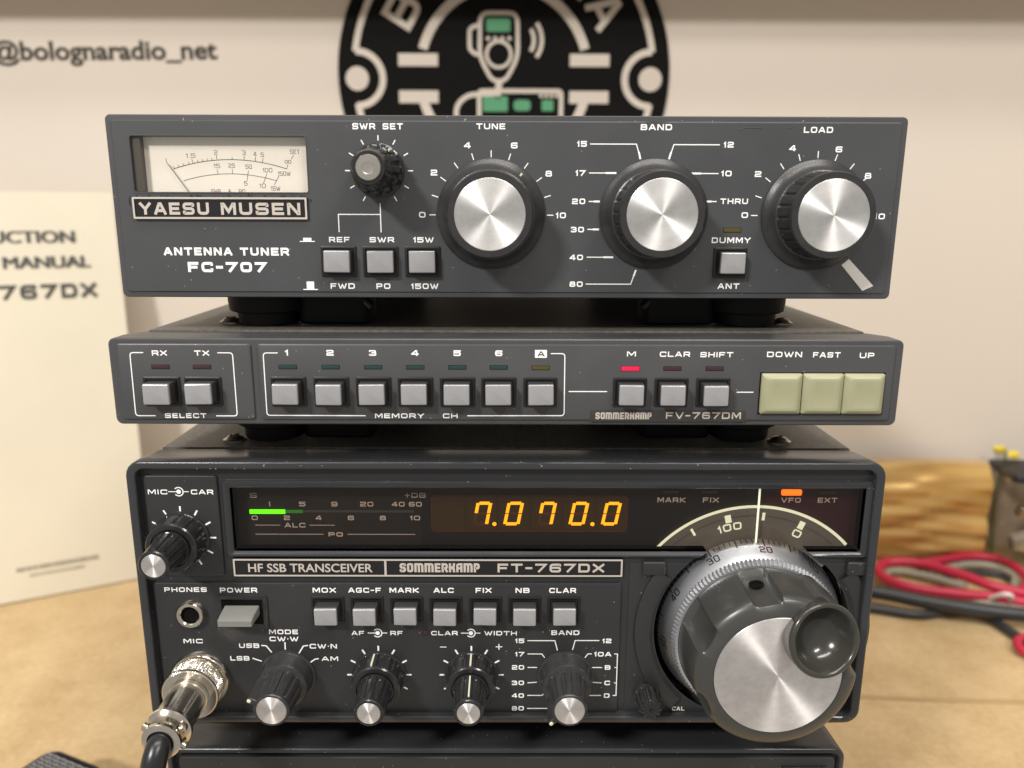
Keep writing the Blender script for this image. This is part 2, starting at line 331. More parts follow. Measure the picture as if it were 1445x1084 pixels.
# ------------------------------------------------------------------ object helpers
def tag(o, label=None, cat=None, group=None, kind=None):
    if label: o['label'] = label
    if cat: o['category'] = cat
    if group: o['group'] = group
    if kind: o['kind'] = kind
    return o
def link(name, me, parent=None, loc=(0, 0, 0), rot=(0, 0, 0), label=None):
    o = bpy.data.objects.new(name, me); col.objects.link(o)
    if parent: o.parent = parent
    o.location = (loc[0]*MM, loc[1]*MM, loc[2]*MM); o.rotation_euler = rot
    if label: o['label'] = label
    return o
class Dev:      # a cabinet: root at its base; v() places parts in panel space measured from the top centre of the front
    def __init__(s, name, label, cat, y, ztop, H, g=None):
        s.root = bpy.data.objects.new(name, None); col.objects.link(s.root); s.root.location = (0, y*MM, (ztop-H)*MM); s.root.empty_display_size = .05
        tag(s.root, label, cat, g); s.H = H
    def part(s, name, VF, m, x=0, y=0, z=0, label=None, smooth=40, rz=0):
        me = VF if isinstance(VF, bpy.types.Mesh) else mesh(name, VF[0], VF[1], m, smooth)
        o = link(name, me, s.root, (x, -z, y+s.H), (PI/2, 0, 0), label)
        if rz: o.rotation_euler = (Matrix.Rotation(PI/2, 3, 'X') @ Matrix.Rotation(rz, 3, 'Z')).to_euler()
        return o
    def text(s, word, x0, y0, x1, y1, m='white', z=0.05, **k): return s.part('lettering', glyphs(word, x0, y0, x1, y1, z=z, **k), M[m], smooth=0)
def sub(name, VF, m, parent, x=0, y=0, z=0, label=None, smooth=40, rot=(0, 0, 0)):
    me = VF if isinstance(VF, bpy.types.Mesh) else mesh(name, VF[0], VF[1], m, smooth)
    return link(name, me, parent, (x, y, z), rot, label)
_cache = {}
def button(dev, x, y, w, h, cw, ch, p, z=0, dx=0, dy=0, label=None):
    jx, jy, jz = random.uniform(-.14, .14), random.uniform(-.1, .1), random.uniform(-.35, .1)
    key = (w, h, cw, ch, p)
    if key not in _cache:
        fr = join(loft([rr(0, 0, w, h, .35, -.1, 3), rr(0, 0, w, h, .35, .35, 3), rr(0, 0, w-.5, h-.5, .3, .5, 3), rr(0, 0, w-1.5, h-1.5, .25, .5, 3), rr(0, 0, w-1.7, h-1.7, .2, .1, 3)], False, True))
        inn = join(loft([rr(0, 0, w-2.3, h-2.3, .3, .12, 3), rr(0, 0, w-2.3, h-2.3, .3, .42, 3), rr(0, 0, w-3.0, h-3.0, .2, .42, 3), rr(0, 0, w-3.0, h-3.0, .2, .13, 3)], False, False))
        a = mesh('bezel', *join(fr, inn), M['black'])
        bd = mesh('button_stem', *block(0, 0, cw+.25, ch+.25, .1, p-.8, .35, .2), M['bside'])
        cp = mesh('button_cap', *block(0, 0, cw, ch, p-.95, p, .45, .38, 4), M['silver'])
        _cache[key] = (a, bd, cp)
    a, bd, cp = _cache[key]
    o = dev.part('push_button', a, None, x, y, z, label); sub('button_stem', bd, None, o, dx+jx, dy+jy, jz); sub('button_cap', cp, None, o, dx+jx, dy+jy, jz, rot=(random.uniform(-.02, .02), random.uniform(-.03, .03), random.uniform(-.012, .012))); return o
def led(dev, x, y, m, w=5.3, h=1.1, z=0, label=None):
    k = ('led', m, w, h)
    if k not in _cache:
        _cache[k] = (mesh('indicator_lamp', *loft([rr(0, 0, w+.3, h+.3, .1, -.1, 2), rr(0, 0, w+.3, h+.3, .1, .03, 2)], False, True), M['pit'], 0), mesh('lamp_lens', *block(0, 0, w, h, .02, .12, .08, .03, 2), M[m]))
    o = dev.part('indicator_lamp', _cache[k][0], None, x, y, z, label); sub('lamp_lens', _cache[k][1], None, o); return o
def flute(n, depth, duty=.5, z0=-1e9, z1=1e9, soft=.18):
    def f(t, r, z):
        if not (z0 <= z <= z1): return r
        u = (t*n/(2*PI)) % 1.0; d = abs(u-.5)*2
        k = min(max((duty-d)/soft+.5, 0), 1); return r-depth*k
    return f
def symbol(x, y, s=1.0, z=0.05):    # concentric-knob symbol: dot, open ring and two leads
    return join(disc(x, y, .75*s, z, 20), annulus(x, y, 1.25*s, 1.6*s, z, 24, -140, 140), ribbon([(x-3.3*s, y), (x-.8*s, y)], .28, z+.012, ext=(False, False)), ribbon([(x+1.6*s, y), (x+3.2*s, y)], .28, z, ext=(False, False)))
def line(pts, t=.3, z=0.05, ext=True): return ribbon(pts, t, z, False, (ext, ext))
def thick_end(p, q, t=.55, z=.06): return ribbon([p, q], t, z, False, (False, False))
def ticks(cx, cy, r0, r1, angs, t=.32, z=.05):
    return join(*[ribbon([(cx+r0*math.cos(R(a)), cy+r0*math.sin(R(a))), (cx+r1*math.cos(R(a)), cy+r1*math.sin(R(a)))], t, z, False, (False, False)) for a in angs])

# ================================================================== the setting
YW = 395.0       # wall
tb = link('table', mesh('table', *box(-1500, 1500, -80, YW-1, -25, 0), M['table']), None); tag(tb, kind='structure')
wl = link('wall', mesh('wall', *box(-2000, 2000, YW, YW+60, -700, 1900), M['wall']), None); tag(wl, kind='structure')
crease = sub('crease', tube([(206, 181, .2), (240, 178, .5), (308, 175, .6), (420, 172, .5)], 1.6, 8), mat('crease_brown', (.40, .27, .13), .7), tb)
crease.scale = (1, 1, .6)
sh = link('shelf', mesh('shelf', *block(0, 0, 1800, 60, 0, 22, 2, 1), M['shelf']), None, (150, YW-30.5, 458)); tag(sh, 'long pale shelf board on the wall above everything', 'shelf')

# round club sign on the wall; coordinates measured on the wall, then set out from the sign's centre
K = 623.8/649
def W(x, z): return (.736+(x-.736)*K, 312-27.25+(z+27.25)*K)
sgc = W(-4, 77.5)
sign = link('round_sign', mesh('round_sign', *lathe([(126, 0), (126, 1.6), (125.6, 2)], 128), M['logob']), None, (sgc[0], YW, sgc[1]), (PI/2, 0, 0))
tag(sign, 'round black sign with cream ring, letters and green radio pictogram on the wall', 'sign')
def S(x, z): a = W(x, z); return (a[0]-sgc[0], a[1]-sgc[1])
def spt(name, VF, m): return sub(name, VF, M[m], sign, z=2.05, smooth=0)
sx = 113.5
spt('ring_line', join(annulus(0, 0, sx-2.4, sx+2.4, 0, 60, 8.6, 171.4), annulus(0, 0, sx-2.4, sx+2.4, 0, 60, 190.5, 349.5)), 'logow')
for s in (-1, 1):
    c = (s*111.5, -2.5)
    spt('ring_dot', disc(*c, 8.8, 0, 32), 'logow')
    spt('ring_lug', annulus(c[0], c[1], 17, 22, .06, 40, *( (-92, 92) if s < 0 else (88, 272))), 'logow')
    a0, a1 = (17, 90) if s > 0 else (90, 163)
    spt('inner_arc', annulus(0, 0, 60.5, 67.5, 0, 40, a0, a1), 'logow')
    spt('inner_arc', annulus(0, 0, 60.5, 67.5, 0, 40, -a1, -a0), 'logow')
    for yy in (11, -15.5): spt('bar', box(s*65-15, s*65+15, yy-4.5, yy+4.5, .0, .12), 'logow')
def arc_text(txt, rad, a_c, step, h, flip=False):
    out = []
    n = len(txt)
    for i, ch in enumerate(txt):
        a = a_c + (1 if not flip else -1)*step*((n-1)/2-i)
        v, f = glyphs(ch, -h*.43, -h/2, h*.43, h/2, t=h*.19, z=0)
        th = R(a-90) if not flip else R(a+90); cx, cy = rad*math.cos(R(a)), rad*math.sin(R(a))
        v = [(cx+x*math.cos(th)-y*math.sin(th), cy+x*math.sin(th)+y*math.cos(th), z) for x, y, z in v]
        out.append((v, f))
    return out
for VF in arc_text('BOLOGNA', 89, 90, 19.6, 25): spt('sign_letter', VF, 'logow')
for VF in arc_text('RADIO', 88, -90, 19.6, 21, True): spt('sign_letter', VF, 'logow')
def rrb(cx, cy, w, h, r, t, z=0): return join(loft([rr(cx, cy, w, h, r, z), rr(cx, cy, w-2*t, h-2*t, max(r-t, .3), z)], False, False))
a = S(-8, 101.5)
spt('pictogram', join(ribbon(rounded([(a[0], a[1]+21), (a[0]+14, a[1]+21), (a[0]+14.5, a[1]-10), (a[0]+5, a[1]-27), (a[0]-5, a[1]-27), (a[0]-14.5, a[1]-10), (a[0]-14, a[1]+21), (a[0], a[1]+21)], [0, 1, 1, 1, 1, 1, 1, 0], 7)[:-1], 3.0, 0, True), annulus(a[0], a[1]-8, 8, 10.5, .06, 32),
     ribbon(rounded([(a[0]-17, a[1]+12), (a[0]-22, a[1]+10), (a[0]-22, a[1]-5), (a[0]-17, a[1]-8)], [0, 1, 1, 0], 4), 3, .06),
     annulus(a[0]+13, a[1]+2, 12, 15, .06, 16, -35, 35), annulus(a[0]+13, a[1]+2, 18, 21, .06, 16, -38, 38), ribbon([(a[0], a[1]-30), (a[0]-1, a[1]-37)], 5, .1),
     *[disc(a[0]-8+5.3*i, a[1]+3.2, 1.6, .06, 12) for i in range(4)]), 'logow')
spt('pictogram_screen', loft([rr(a[0]-.3, a[1]+12.5, 18, 9.5, 1.5, .1)]), 'logog')
b = S(9, 52)
spt('pictogram', join(rrb(b[0], b[1]-2, 66, 34, 4, 3.2), ribbon(rounded([(a[0]-1, a[1]-36), (a[0]-24, a[1]-37), (a[0]-33, a[1]-45), (a[0]-32, a[1]-62)], [0, 1, 1, 0], 9), 3.6, .08),
     *[disc(b[0]+16+4*i, b[1]+10, 1.5, .06, 12) for i in range(4)]), 'logow')
spt('pictogram_screen', join(loft([rr(b[0]-19, b[1]+4, 19, 11, 1, .1)]), loft([rr(b[0]+1.5, b[1]+3, 13, 8, 3, .1)]), loft([rr(b[0]+21, b[1]+3, 9, 8, 1, .1)])), 'logog')
# lettering on the wall left of the sign
q0 = W(-407, 87.8); q1 = W(-229.8, 88)
wt = link('wall_lettering', mesh('wall_lettering', *fonttext('@bolognaradio_net', 0, 0, q1[0]-q0[0], 13, .028, z=0), M['walltxt'], 0), None, (q0[0], YW-.3, q0[1]), (PI/2, R(-.5), 0))
tag(wt, 'brown web handle lettered on the cream wall left of the round sign', 'lettering')

# instruction manual leaning at the left
mrot = (Matrix.Rotation(R(26.7), 3, 'Z') @ Matrix.Rotation(R(90-8.7), 3, 'X')).to_euler()
man = bpy.data.objects.new('instruction_manual', None); col.objects.link(man); man.location = (-282*MM, 335.2*MM, 1*MM); man.rotation_euler = mrot
tag(man, 'cream A4 instruction manual propped upright behind the radios at the left', 'manual')
sub('pages', box(-209, -.8, .8, 299, -5, -.5), M['pages'], man)
def cover(z):
    V = []; F = []; n = 24
    for j in range(2):
        for i in range(n+1):
            x = -210+210*i/n; V.append((x, j*300, z+.9*math.sin(i/n*PI)+ (.3 if j else 0)))
    for i in range(n): F.append((i, i+1, n+2+i, n+1+i))
    return V, F
cv = sub('cover', cover(-.2), M['paper'], man); sub('back_cover', box(-210, 0, 0, 300, -5.6, -5.1), M['paper'], man)
sub('spine_fold', box(-.3, .5, 0, 300, -5.6, -.3), M['paper'], man)
MT = lambda s, x0, y0, x1, h, m='paperink', bold=.010: sub('lettering', join(*[([(a+q*.28, b, c+q*.01) for a, b, c in VF[0]], VF[1]) for VF in [fonttext(s, x0, y0, x1, h, 0, z=1.3)] for q in range(-2, 3)]), M[m], man, smooth=0)
MT('INSTRUCTION', -119, 263, -28.5, 8.6); MT('MANUAL', -75, 244.5, -20, 8.6)
sub('lettering', glyphs('FT-767DX', -114, 222, -17.5, 232.5, t=2.5, z=1.3), M['paperink'], man, smooth=0)
v = []
x = -90
while x < -38:
    wdt = random.uniform(.6, 1.6); v.append(box(x, x+wdt, 22, 24.6, .9, 1.3)); x += wdt+random.uniform(.3, 1.2)
x = -82
while x < -46:
    wdt = random.uniform(.4, 1.2); v.append(box(x, x+wdt, 17, 18.6, .9, 1.3)); x += wdt+random.uniform(.4, 1.2)
sub('small_print', join(*v), M['paperink2'], man)

# gold film bag at the back right
def bag():
    V = []; F = []; nx, nz = 46, 40
    for k in range(nz+1):
        for i in range(nx+1):
            u = i/nx; q = k/nz; x = -92+184*u; z = 85*q
            prof = 13*min(1, 6*q+.2, 3*(1-q)+.35)
            fold = 1.6*math.sin(q*26+2.2*math.sin(u*5)+.8*math.sin(u*13))+.7*math.sin(q*55+3*math.sin(u*7+1))+1.2*math.sin(q*13-u*9)
            V.append((x+.5*math.sin(q*9), -prof-.6*fold*min(1, 4*q*(1-q)+.25), z+.5*math.sin(u*11)*q))
    n = nx+1
    for k in range(nz):
        for i in range(nx): F.append((k*n+i, k*n+i+1, (k+1)*n+i+1, (k+1)*n+i))
    o = len(V); V += [(x, 8-y*.0+6*math.sin(PI*k/nz), z) for k in range(nz+1) for (x, y, z) in V[k*n:(k+1)*n]]
    for k in range(nz):
        for i in range(nx): F.append((o+k*n+i+1, o+k*n+i, o+(k+1)*n+i, o+(k+1)*n+i+1))
    for k in range(nz): F.append((k*n, (k+1)*n, o+(k+1)*n, o+k*n)); F.append((k*n+nx, o+k*n+nx, o+(k+1)*n+nx, (k+1)*n+nx))
    for i in range(nx): F.append((nz*n+i, nz*n+i+1, o+nz*n+i+1, o+nz*n+i))
    return V, F
gb = link('film_bag', mesh('film_bag', *bag(), M['gold'], 60), None, (301, 372, 0)); tag(gb, 'crinkled gold film bag lying against the wall at the back right', 'bag')
# clear plastic case with black lid and yellow flowers behind it
cs = bpy.data.objects.new('clear_case', None); col.objects.link(cs); cs.location = (447*MM, 356*MM, 0); cs.rotation_euler = (0, 0, R(-6))
tag(cs, 'clear plastic case with a black lid standing right of the gold bag', 'case')
CM = pane('clear_plastic', (.93, .92, .90), 1.5, .12)
sub('case_wall', loft([rr(0, 0, 100, 46, 6, 0), rr(0, 0, 96, 44, 6, 78), rr(0, 0, 93, 41, 5, 78), rr(0, 0, 96, 42, 5, 2)], True, True), CM, cs)
sub('lid', block(0, 0, 98, 47, 79, 84, 5, 1), M['black'], cs)
for i, (zz, rot) in enumerate(((12, .2), (28, -.3), (42, .15), (58, -.5))):
    sub('foil_packet', block(0, 0, 62, 9, 0, 10, 2, 2), M['silver2'] if i % 2 == 0 else M['tanwire'], cs, -6, -6+3*i, zz, rot=(.2*i, rot, .1*i))
fl = bpy.data.objects.new('yellow_flower', None); col.objects.link(fl); fl.location = (414*MM, 380*MM, 84*MM); tag(fl, 'small yellow flower sprig showing above the clear case', 'flower')
for i in range(9):
    a = i*2.4; c = ((-6 if i % 2 else 6)+3*math.cos(a), 2*math.sin(a), 8+(-3 if i % 2 == 0 else 1)+3*math.sin(a*1.3))
    v, f = lathe([(0.01, -1), (2.2, -.4), (3.0, .5), (2.0, 1.1), (.01, .8)], 9, lambda t, r, z: r*(1+.25*math.sin(3*t)), close=False)
    sub('petal', (v, f), M['yellow'], fl, *c, rot=(a, a*.7, a*1.3))
sub('stem', tube([(0, 0, -84), (-2, 3, -40), (0, 0, 8)], .9, 6), mat('stem_green', (.12, .18, .04), .6), fl)

# looped power leads at the right
def floor_tube(pts, r, h=6, **k): return tube([(x, D-229.8, z if z is not None else h) for x, D, z in pts], r, **k)
pc = bpy.data.objects.new('power_lead', None); col.objects.link(pc); pc.location = (330*MM, 300*MM, 0); tag(pc, 'coiled red and black power lead tied with a white tie, lying on the table', 'cable')
def pcs(name, pts, r, m):
    VF = tube([(x-330, D-229.8-300, z) for x, D, z in pts], r, 12); return sub(name, VF, M[m], pc)
pcs('red_wire', [(380, 506, 9), (357, 517, 9), (332, 522, 9), (306, 530, 9), (293, 543, 9), (292, 560, 9), (306, 572, 10), (328, 566, 12), (347, 546, 13), (362, 526, 13), (384, 514, 12)], 3.9, 'redwire')
pcs('red_wire', [(328, 574, 8), (352, 580, 8), (380, 588, 8), (402, 582, 8), (406, 560, 8), (396, 538, 8), (372, 519, 8)], 3.3, 'redwire')
pcs('grey_wire', [(380, 502, 5), (357, 512, 5), (330, 528, 5), (306, 536, 5), (299, 548, 5), (299, 560, 5), (310, 567, 5), (330, 556, 6), (350, 538, 6)], 2.8, 'tanwire')
pcs('grey_wire', [(330, 567, 4), (352, 573, 4), (378, 581, 4), (396, 576, 4), (400, 560, 4), (388, 540, 4)], 3.0, 'tanwire')
pcs('black_wire', [(230, 540, 9), (275, 519, 11), (303, 505, 11), (334, 494, 11), (370, 486, 11), (430, 480, 11)], 5.0, 'blackwire')
pcs('black_wire', [(340, 556, 4), (368, 566, 4), (390, 564, 4), (396, 552, 4)], 2.4, 'blackwire')
pcs('cable_tie', [(352, 522, 3), (354, 514, 10), (357, 506, 17), (362, 505, 16), (366, 513, 8), (364, 524, 3)], 1.8, 'tie')
c2 = link('grey_cable', mesh('grey_cable', *tube([(-70, 30, 4), (-37, 20, 4), (-10, 12, 4), (24, 18, 4), (37, 6, 4), (42, -19, 4), (50, -50, 4)], 3.2, 12), M['blackwire']), None, (305, 259, 0)); tag(c2, 'dull dark cable running below the coiled red and black lead', 'cable')
c3 = link('red_cable_loop', mesh('red_cable_loop', *tube([(30, 10, 5), (8, 6, 5), (0, 0, 5), (-2, -10, 5), (8, -16, 4), (34, -22, 4)], 3.0, 12), M['redwire']), None, (340, 232, 0)); tag(c3, 'end of a red cable loop at the right edge of the picture', 'cable')

# ================================================================== antenna tuner (top)
T = Dev('antenna_tuner', 'grey antenna tuner with needle meter and three large silver-capped knobs, topmost of the stack', 'antenna tuner', 10.1, 312, 53.25)
cyc = -26.62
wx0, wx1, wy0, wy1 = -112.4, -60.2, -21.85, -5.75; wcx, wcy, ww, wh = (wx0+wx1)/2, (wy0+wy1)/2, wx1-wx0, wy1-wy0
L = [rr(0, cyc, 239.2, 54.2, 1.6, -4), rr(0, cyc, 239.2, 54.2, 1.6, -.9), rr(0, cyc, 238.6, 53.6, 1.4, -.45), rr(0, cyc, 235.8, 51.05, 1.0, -.40), rr(0, cyc, 235.0, 50.25, .9, 0),
     rr(wcx, wcy, ww+1, wh+1, .9, 0), rr(wcx, wcy, ww+.8, wh+.8, .8, .12), rr(wcx, wcy, ww+.2, wh+.2, .7, .12), rr(wcx, wcy, ww, wh, .6, -.2), rr(wcx, wcy, ww, wh, .6, -5.5)]
T.part('front_panel', loft(L, False, False), M['fc'], smooth=15)
T.part('cabinet', join(loft([rr(0, cyc, 235, 50.2, 1, -7), rr(0, cyc, 235, 50.2, 1, -240)], True, True)), M['lid'])
mt = T.part('meter', loft([rr(wcx, wcy, ww+2, wh, .4, -5.2), rr(wcx, wcy, ww+2, wh, .4, -5.1)], False, True), M['meter'], .5, 0, 2.0)
zz = -5.05
sub('meter_film', box(-112.8, -110.3, wy0+.1, wy1-.1, -5.05, -2.8), mat('film_grey', (.07, .065, .06), .4), mt, smooth=0)
def arc3(p, q, s, n=40):
    (x1, y1), (x2, y2), (x3, y3) = p, q, s; d = 2*(x1*(y2-y3)+x2*(y3-y1)+x3*(y1-y2))
    ux = ((x1*x1+y1*y1)*(y2-y3)+(x2*x2+y2*y2)*(y3-y1)+(x3*x3+y3*y3)*(y1-y2))/d
    uy = ((x1*x1+y1*y1)*(x3-x2)+(x2*x2+y2*y2)*(x1-x3)+(x3*x3+y3*y3)*(x2-x1))/d
    r = math.hypot(x1-ux, y1-uy); a = math.atan2(y1-uy, x1-ux); b = math.atan2(y3-uy, x3-ux)
    return (ux, uy, r), [(ux+r*math.cos(a+(b-a)*i/n), uy+r*math.sin(a+(b-a)*i/n)) for i in range(n+1)]
(ux, uy, ur), A1 = arc3((-101.8, -15.0), (-83.9, -12.25), (-67.6, -14.9)); (vx, vy, vr), A2 = arc3((-99.1, -18.5), (-84.2, -16.4), (-70.9, -18.4))
pr = [line(A1, .20, zz), line(A2, .16, zz)]
for X in (-101.6, -100.2, -98.7, -97.0, -95.8, -94.3, -92.9, -91.4, -90.0, -88.5, -83.9, -80.3, -77.0, -74.8, -67.6):
    y = uy+math.sqrt(ur*ur-(X-ux)**2); dx, dy = (X-ux)/ur, (y-uy)/ur; l = 1.3 if X in (-95.8, -88.5, -80.3, -77.0, -74.8, -67.6) else .7
    pr.append(line([(X, y), (X+dx*l*1.2, y+dy*l)], .13, zz+.01))
for X, up, dn in ((-88.5, 1.3, 0), (-84.1, 1.3, 0), (-79.5, 1.2, 1.6), (-74.2, 1.2, 1.6), (-70.9, 1.6, 1.2)):
    y = vy+math.sqrt(vr*vr-(X-vx)**2); dx, dy = (X-vx)/vr*2, (y-vy)/vr
    pr.append(line([(X-dx*dn, y-dy*dn), (X+dx*up, y+dy*up)], .13, zz+.01))
def mtx(s, x, y, h=1.25, wd=.95): n = len(s)*wd; pr.append(glyphs(s, x-n/2, y-h/2, x+n/2, y+h/2, t=.13, z=zz))
for s, x, y in (('1.5', -96.4, -11.1), ('2', -88.7, -10.2), ('3', -80.2, -10.2), ('4', -76.9, -10.6), ('5', -74.7, -10.8), ('15', -88.7, -14.1), ('25', -84.2, -14.0), ('50', -79.1, -14.3), ('100', -73.4, -15.3), ('150W', -68.4, -16.3), ('5', -80.3, -19.2), ('10', -75.2, -19.9), ('15W', -71.3, -20.7), ('SET', -64.8, -9.9), ('SWR', -89.6, -21.6), ('&', -85.4, -21.6), ('PO', -81.6, -21.6)): mtx(s, x, y)
pr += [annulus(-67.55, -12.8, .38, .52, zz, 16), annulus(-66.55, -12.8, .38, .52, zz+.01, 16), line([(-66, -12), (-65.2, -10.9)], .13, zz), line([(-104.0, -12), (-103.8, -13.2)], .13, zz)]
sub('meter_scale', join(*pr), M['ink'], mt, smooth=0)
sub('needle', ribbon([(-103.4, -13.3), (-97.6, -21.9)], .24, -4.3, False, (False, False)), M['ink'], mt, smooth=0)
sub('meter_window', loft([rr(wcx-.5, wcy, ww, wh, .6, -2.6), rr(wcx-.5, wcy, ww, wh, .6, -2.3)], True, True), M['clear'], mt)
# name plate
def nameplate(dev, x0, x1, y0, y1, z, texts, rim=.55, divx=None, rough_edge=False):
    cx, cy, ww, hh = (x0+x1)/2, (y0+y1)/2, x1-x0, y1-y0
    o = dev.part('nameplate', loft([rr(cx, cy, ww, hh, .3, z-.1), rr(cx, cy, ww, hh, .3, z+.8), rr(cx, cy, ww-.2, hh-.2, .25, z+.9), rr(cx, cy, ww-2*rim, hh-2*rim, .2, z+.9), rr(cx, cy, ww-2*rim, hh-2*rim, .2, z+.62)], False, True), M['plateb'])
    sub('plate_rim', loft([rr(cx, cy, ww-.1, hh-.1, .3, z+.93), rr(cx, cy, ww-2*rim, hh-2*rim, .2, z+.93), rr(cx, cy, ww-2*rim, hh-2*rim, .2, z+.66)], False, False), M['plate'], o, smooth=0)
    if divx: sub('plate_divider', box(divx-.35, divx+.35, y0+rim, y1-rim, z+.6, z+.9), M['plate'], o)
    for VF in texts:
        v = [(a, b, c+z+.66) for a, b, c in VF[0]]; sub('raised_lettering', (v, VF[1]), M['plate'], o, smooth=0)
    return o
npd = nameplate(T, -113.2, -60.5, -29.9, -23.35, 0, [glyphs('YAESU', -111.2, -28.6, -90.2, -25.0, t=.85, z=.1), glyphs('MUSEN', -86.6, -28.6, -62.6, -25.0, t=.85, z=.1)], .62)
# crumbs of old glue along the top of the plate
gl = []
for i in range(26):
    x = random.uniform(-113.5, -60); a = random.uniform(-.5, .5); l = random.uniform(.3, 1.4)
    gl.append(tube([(x, -23.3, .35), (x+l*.5, -23.1+random.uniform(-.1, .35), .6), (x+l, -23.25+a*.5, .4)], .09, 5, 3))
gl += [tube([(-113.2, -23.2, .3), (-114.1, -23.7, .3), (-114.3, -25, .2), (-114.1, -26.0, .15)], .08, 5, 4), tube([(-60.6, -23.3, .3), (-59.6, -23.9, .3), (-59.3, -24.6, .2)], .10, 5, 4), tube([(-78.2, -23.2, .8), (-77.8, -22.3, .5), (-77.2, -23.2, .8)], .12, 5, 4)]
T.part('glue_remains', join(*gl), M['black'])
T.text('ANTENNA', -105.4, -40.8, -84.4, -38.4, t=.62); T.text('TUNER', -82.0, -40.8, -67.0, -38.4, t=.62); T.text('FC-707', -98.4, -45.9, -74.2, -42.8, t=.85)
T.part('switch_symbol', join(box(-63.5, -58.9, -36.6, -36.35, .02, .06), box(-62.4, -59.9, -36.35, -35.4, .02, .06)), M['white'], smooth=0)
T.part('switch_symbol', join(box(-63.2, -58.7, -51.3, -51.0, .02, .06), box(-62.1, -59.8, -51.0, -48.7, .02, .06)), M['white'], smooth=0)
T.text('SWR SET', -46.0, -3.65, -31.0, -1.9); T.text('TUNE', -9.2, -3.5, -.6, -1.85); T.text('BAND', 39.7, -3.6, 49.0, -1.9); T.text('LOAD', 88.3, -4.2, 97.0, -2.5)
T.text('REF', -54.5, -36.7, -48.2, -35.1); T.text('SWR', -42.1, -36.7, -34.6, -35.1); T.text('15W', -28.7, -36.7, -22.5, -35.1)
T.text('FWD', -54.7, -50.9, -47.2, -49.2); T.text('PO', -40.5, -50.9, -36.2, -49.2); T.text('150W', -29.7, -50.9, -21.3, -49.2)
T.part('bracket_line', join(line([(-38.5, -25.2), (-38.5, -33.5)]), line([(-51.3, -33.5), (-51.3, -28.35), (-38.7, -28.35)], .3, .062)), M['white'], smooth=0)
swx, swy = -38.7, -15.5
T.part('dial_marks', ticks(swx+.2, swy, 8.7, 10.2, [a for a in range(-60, 241, 30)]), M['white'], smooth=0)
for x, nm in ((-51.7, 1), (-38.8, 1), (-25.9, 1)): button(T, x, -42.5, 10.9, 9.4, 8.0, 6.6, 3.6)
button(T, 68.7, -42.6, 10.2, 9.3, 7.6, 6.4, 3.6, dx=.2)
led(T, 68.9, -32.7, 'ledyel', 5.2, 1.15, label='small unlit olive indicator above the DUMMY button')
T.text('DUMMY', 62.8, -36.6, 74.7, -34.9); T.text('ANT', 65.5, -50.6, 72.2, -48.9); T.text('THRU', 64.7, -24.9, 73.1, -23.3)
tx, ty = -4.8, -28.4
T.part('dial_marks', ticks(tx, ty, 16.9, 18.9, [18*i for i in range(11)], .28), M['white'], smooth=0)
for s, x, y in (('0', -25.8, -28.4), ('2', -22.0, -16.0), ('4', -11.9, -8.1), ('6', 2.1, -8.1), ('8', 12.5, -16.2)): T.text(s, x-1.0, y-.85, x+1.0, y+.85, t=.38)
T.text('10', 14.9, -29.3, 17.9, -27.6, t=.38)
lx, ly = 93.2, -28.3
T.part('dial_marks', ticks(lx, ly, 16.9, 18.9, [18*i for i in range(11)], .28), M['white'], smooth=0)
for s, x, y in (('0', 72.4, -28.2), ('2', 75.6, -16.1), ('4', 85.4, -8.6), ('6', 99.3, -8.9), ('8', 108.8, -16.5)): T.text(s, x-1.0, y-.85, x+1.0, y+.85, t=.38)
T.text('10', 112.0, -29.3, 115.2, -27.6, t=.38)
for s, x0, y0, x1 in (('15', 20.9, -8.4, 23.8), ('17', 20.6, -16.8, 23.6), ('20', 19.7, -25.1, 23.7), ('30', 19.5, -33.5, 23.5), ('40', 19.3, -41.9, 23.4), ('80', 19.4, -50.1, 23.5), ('12', 64.7, -8.5, 67.7), ('10', 64.5, -16.8, 67.6)): T.text(s, x0, y0, x1, y0+1.65, t=.38)
T.part('band_lines', join(line([(24.9, -7.6), (38.6, -7.6), (39.9, -11.6)]), line([(63.4, -7.7), (49.8, -7.7), (48.6, -11.6)]), line([(24.8, -15.95), (32.6, -15.95)]), line([(55.7, -16), (63.5, -16)]), line([(24.9, -24.3), (27.9, -24.3)]), line([(60.4, -24.2), (63.4, -24.2)]),
    line([(24.7, -32.6), (27.9, -32.6)]), line([(24.7, -41), (32.4, -41)]), line([(24.6, -49.25), (38.4, -49.25), (39.8, -45)]),
    thick_end((39.4, -9.8), (39.95, -11.9)), thick_end((49.1, -9.8), (48.5, -11.9)), thick_end((29.6, -15.95), (32.9, -15.95)), thick_end((55.4, -16), (58.4, -16)), thick_end((26.2, -24.3), (28.1, -24.3)), thick_end((60.2, -24.2), (62, -24.2)), thick_end((26.2, -32.6), (28.1, -32.6)), thick_end((29.6, -41), (32.7, -41)), thick_end((39.2, -46.8), (39.85, -44.9))), M['white'], smooth=0)
tp = T.part('tape_strip', loft([[(103.3, -43.2, .03), (105.5, -41.3, .03), (113.9, -49.6, .03), (110.6, -51.2, .03)], [(103.4, -43.2, .16), (105.5, -41.4, .16), (113.8, -49.6, .16), (110.6, -51.1, .16)]], False, True), M['tape'], smooth=0)
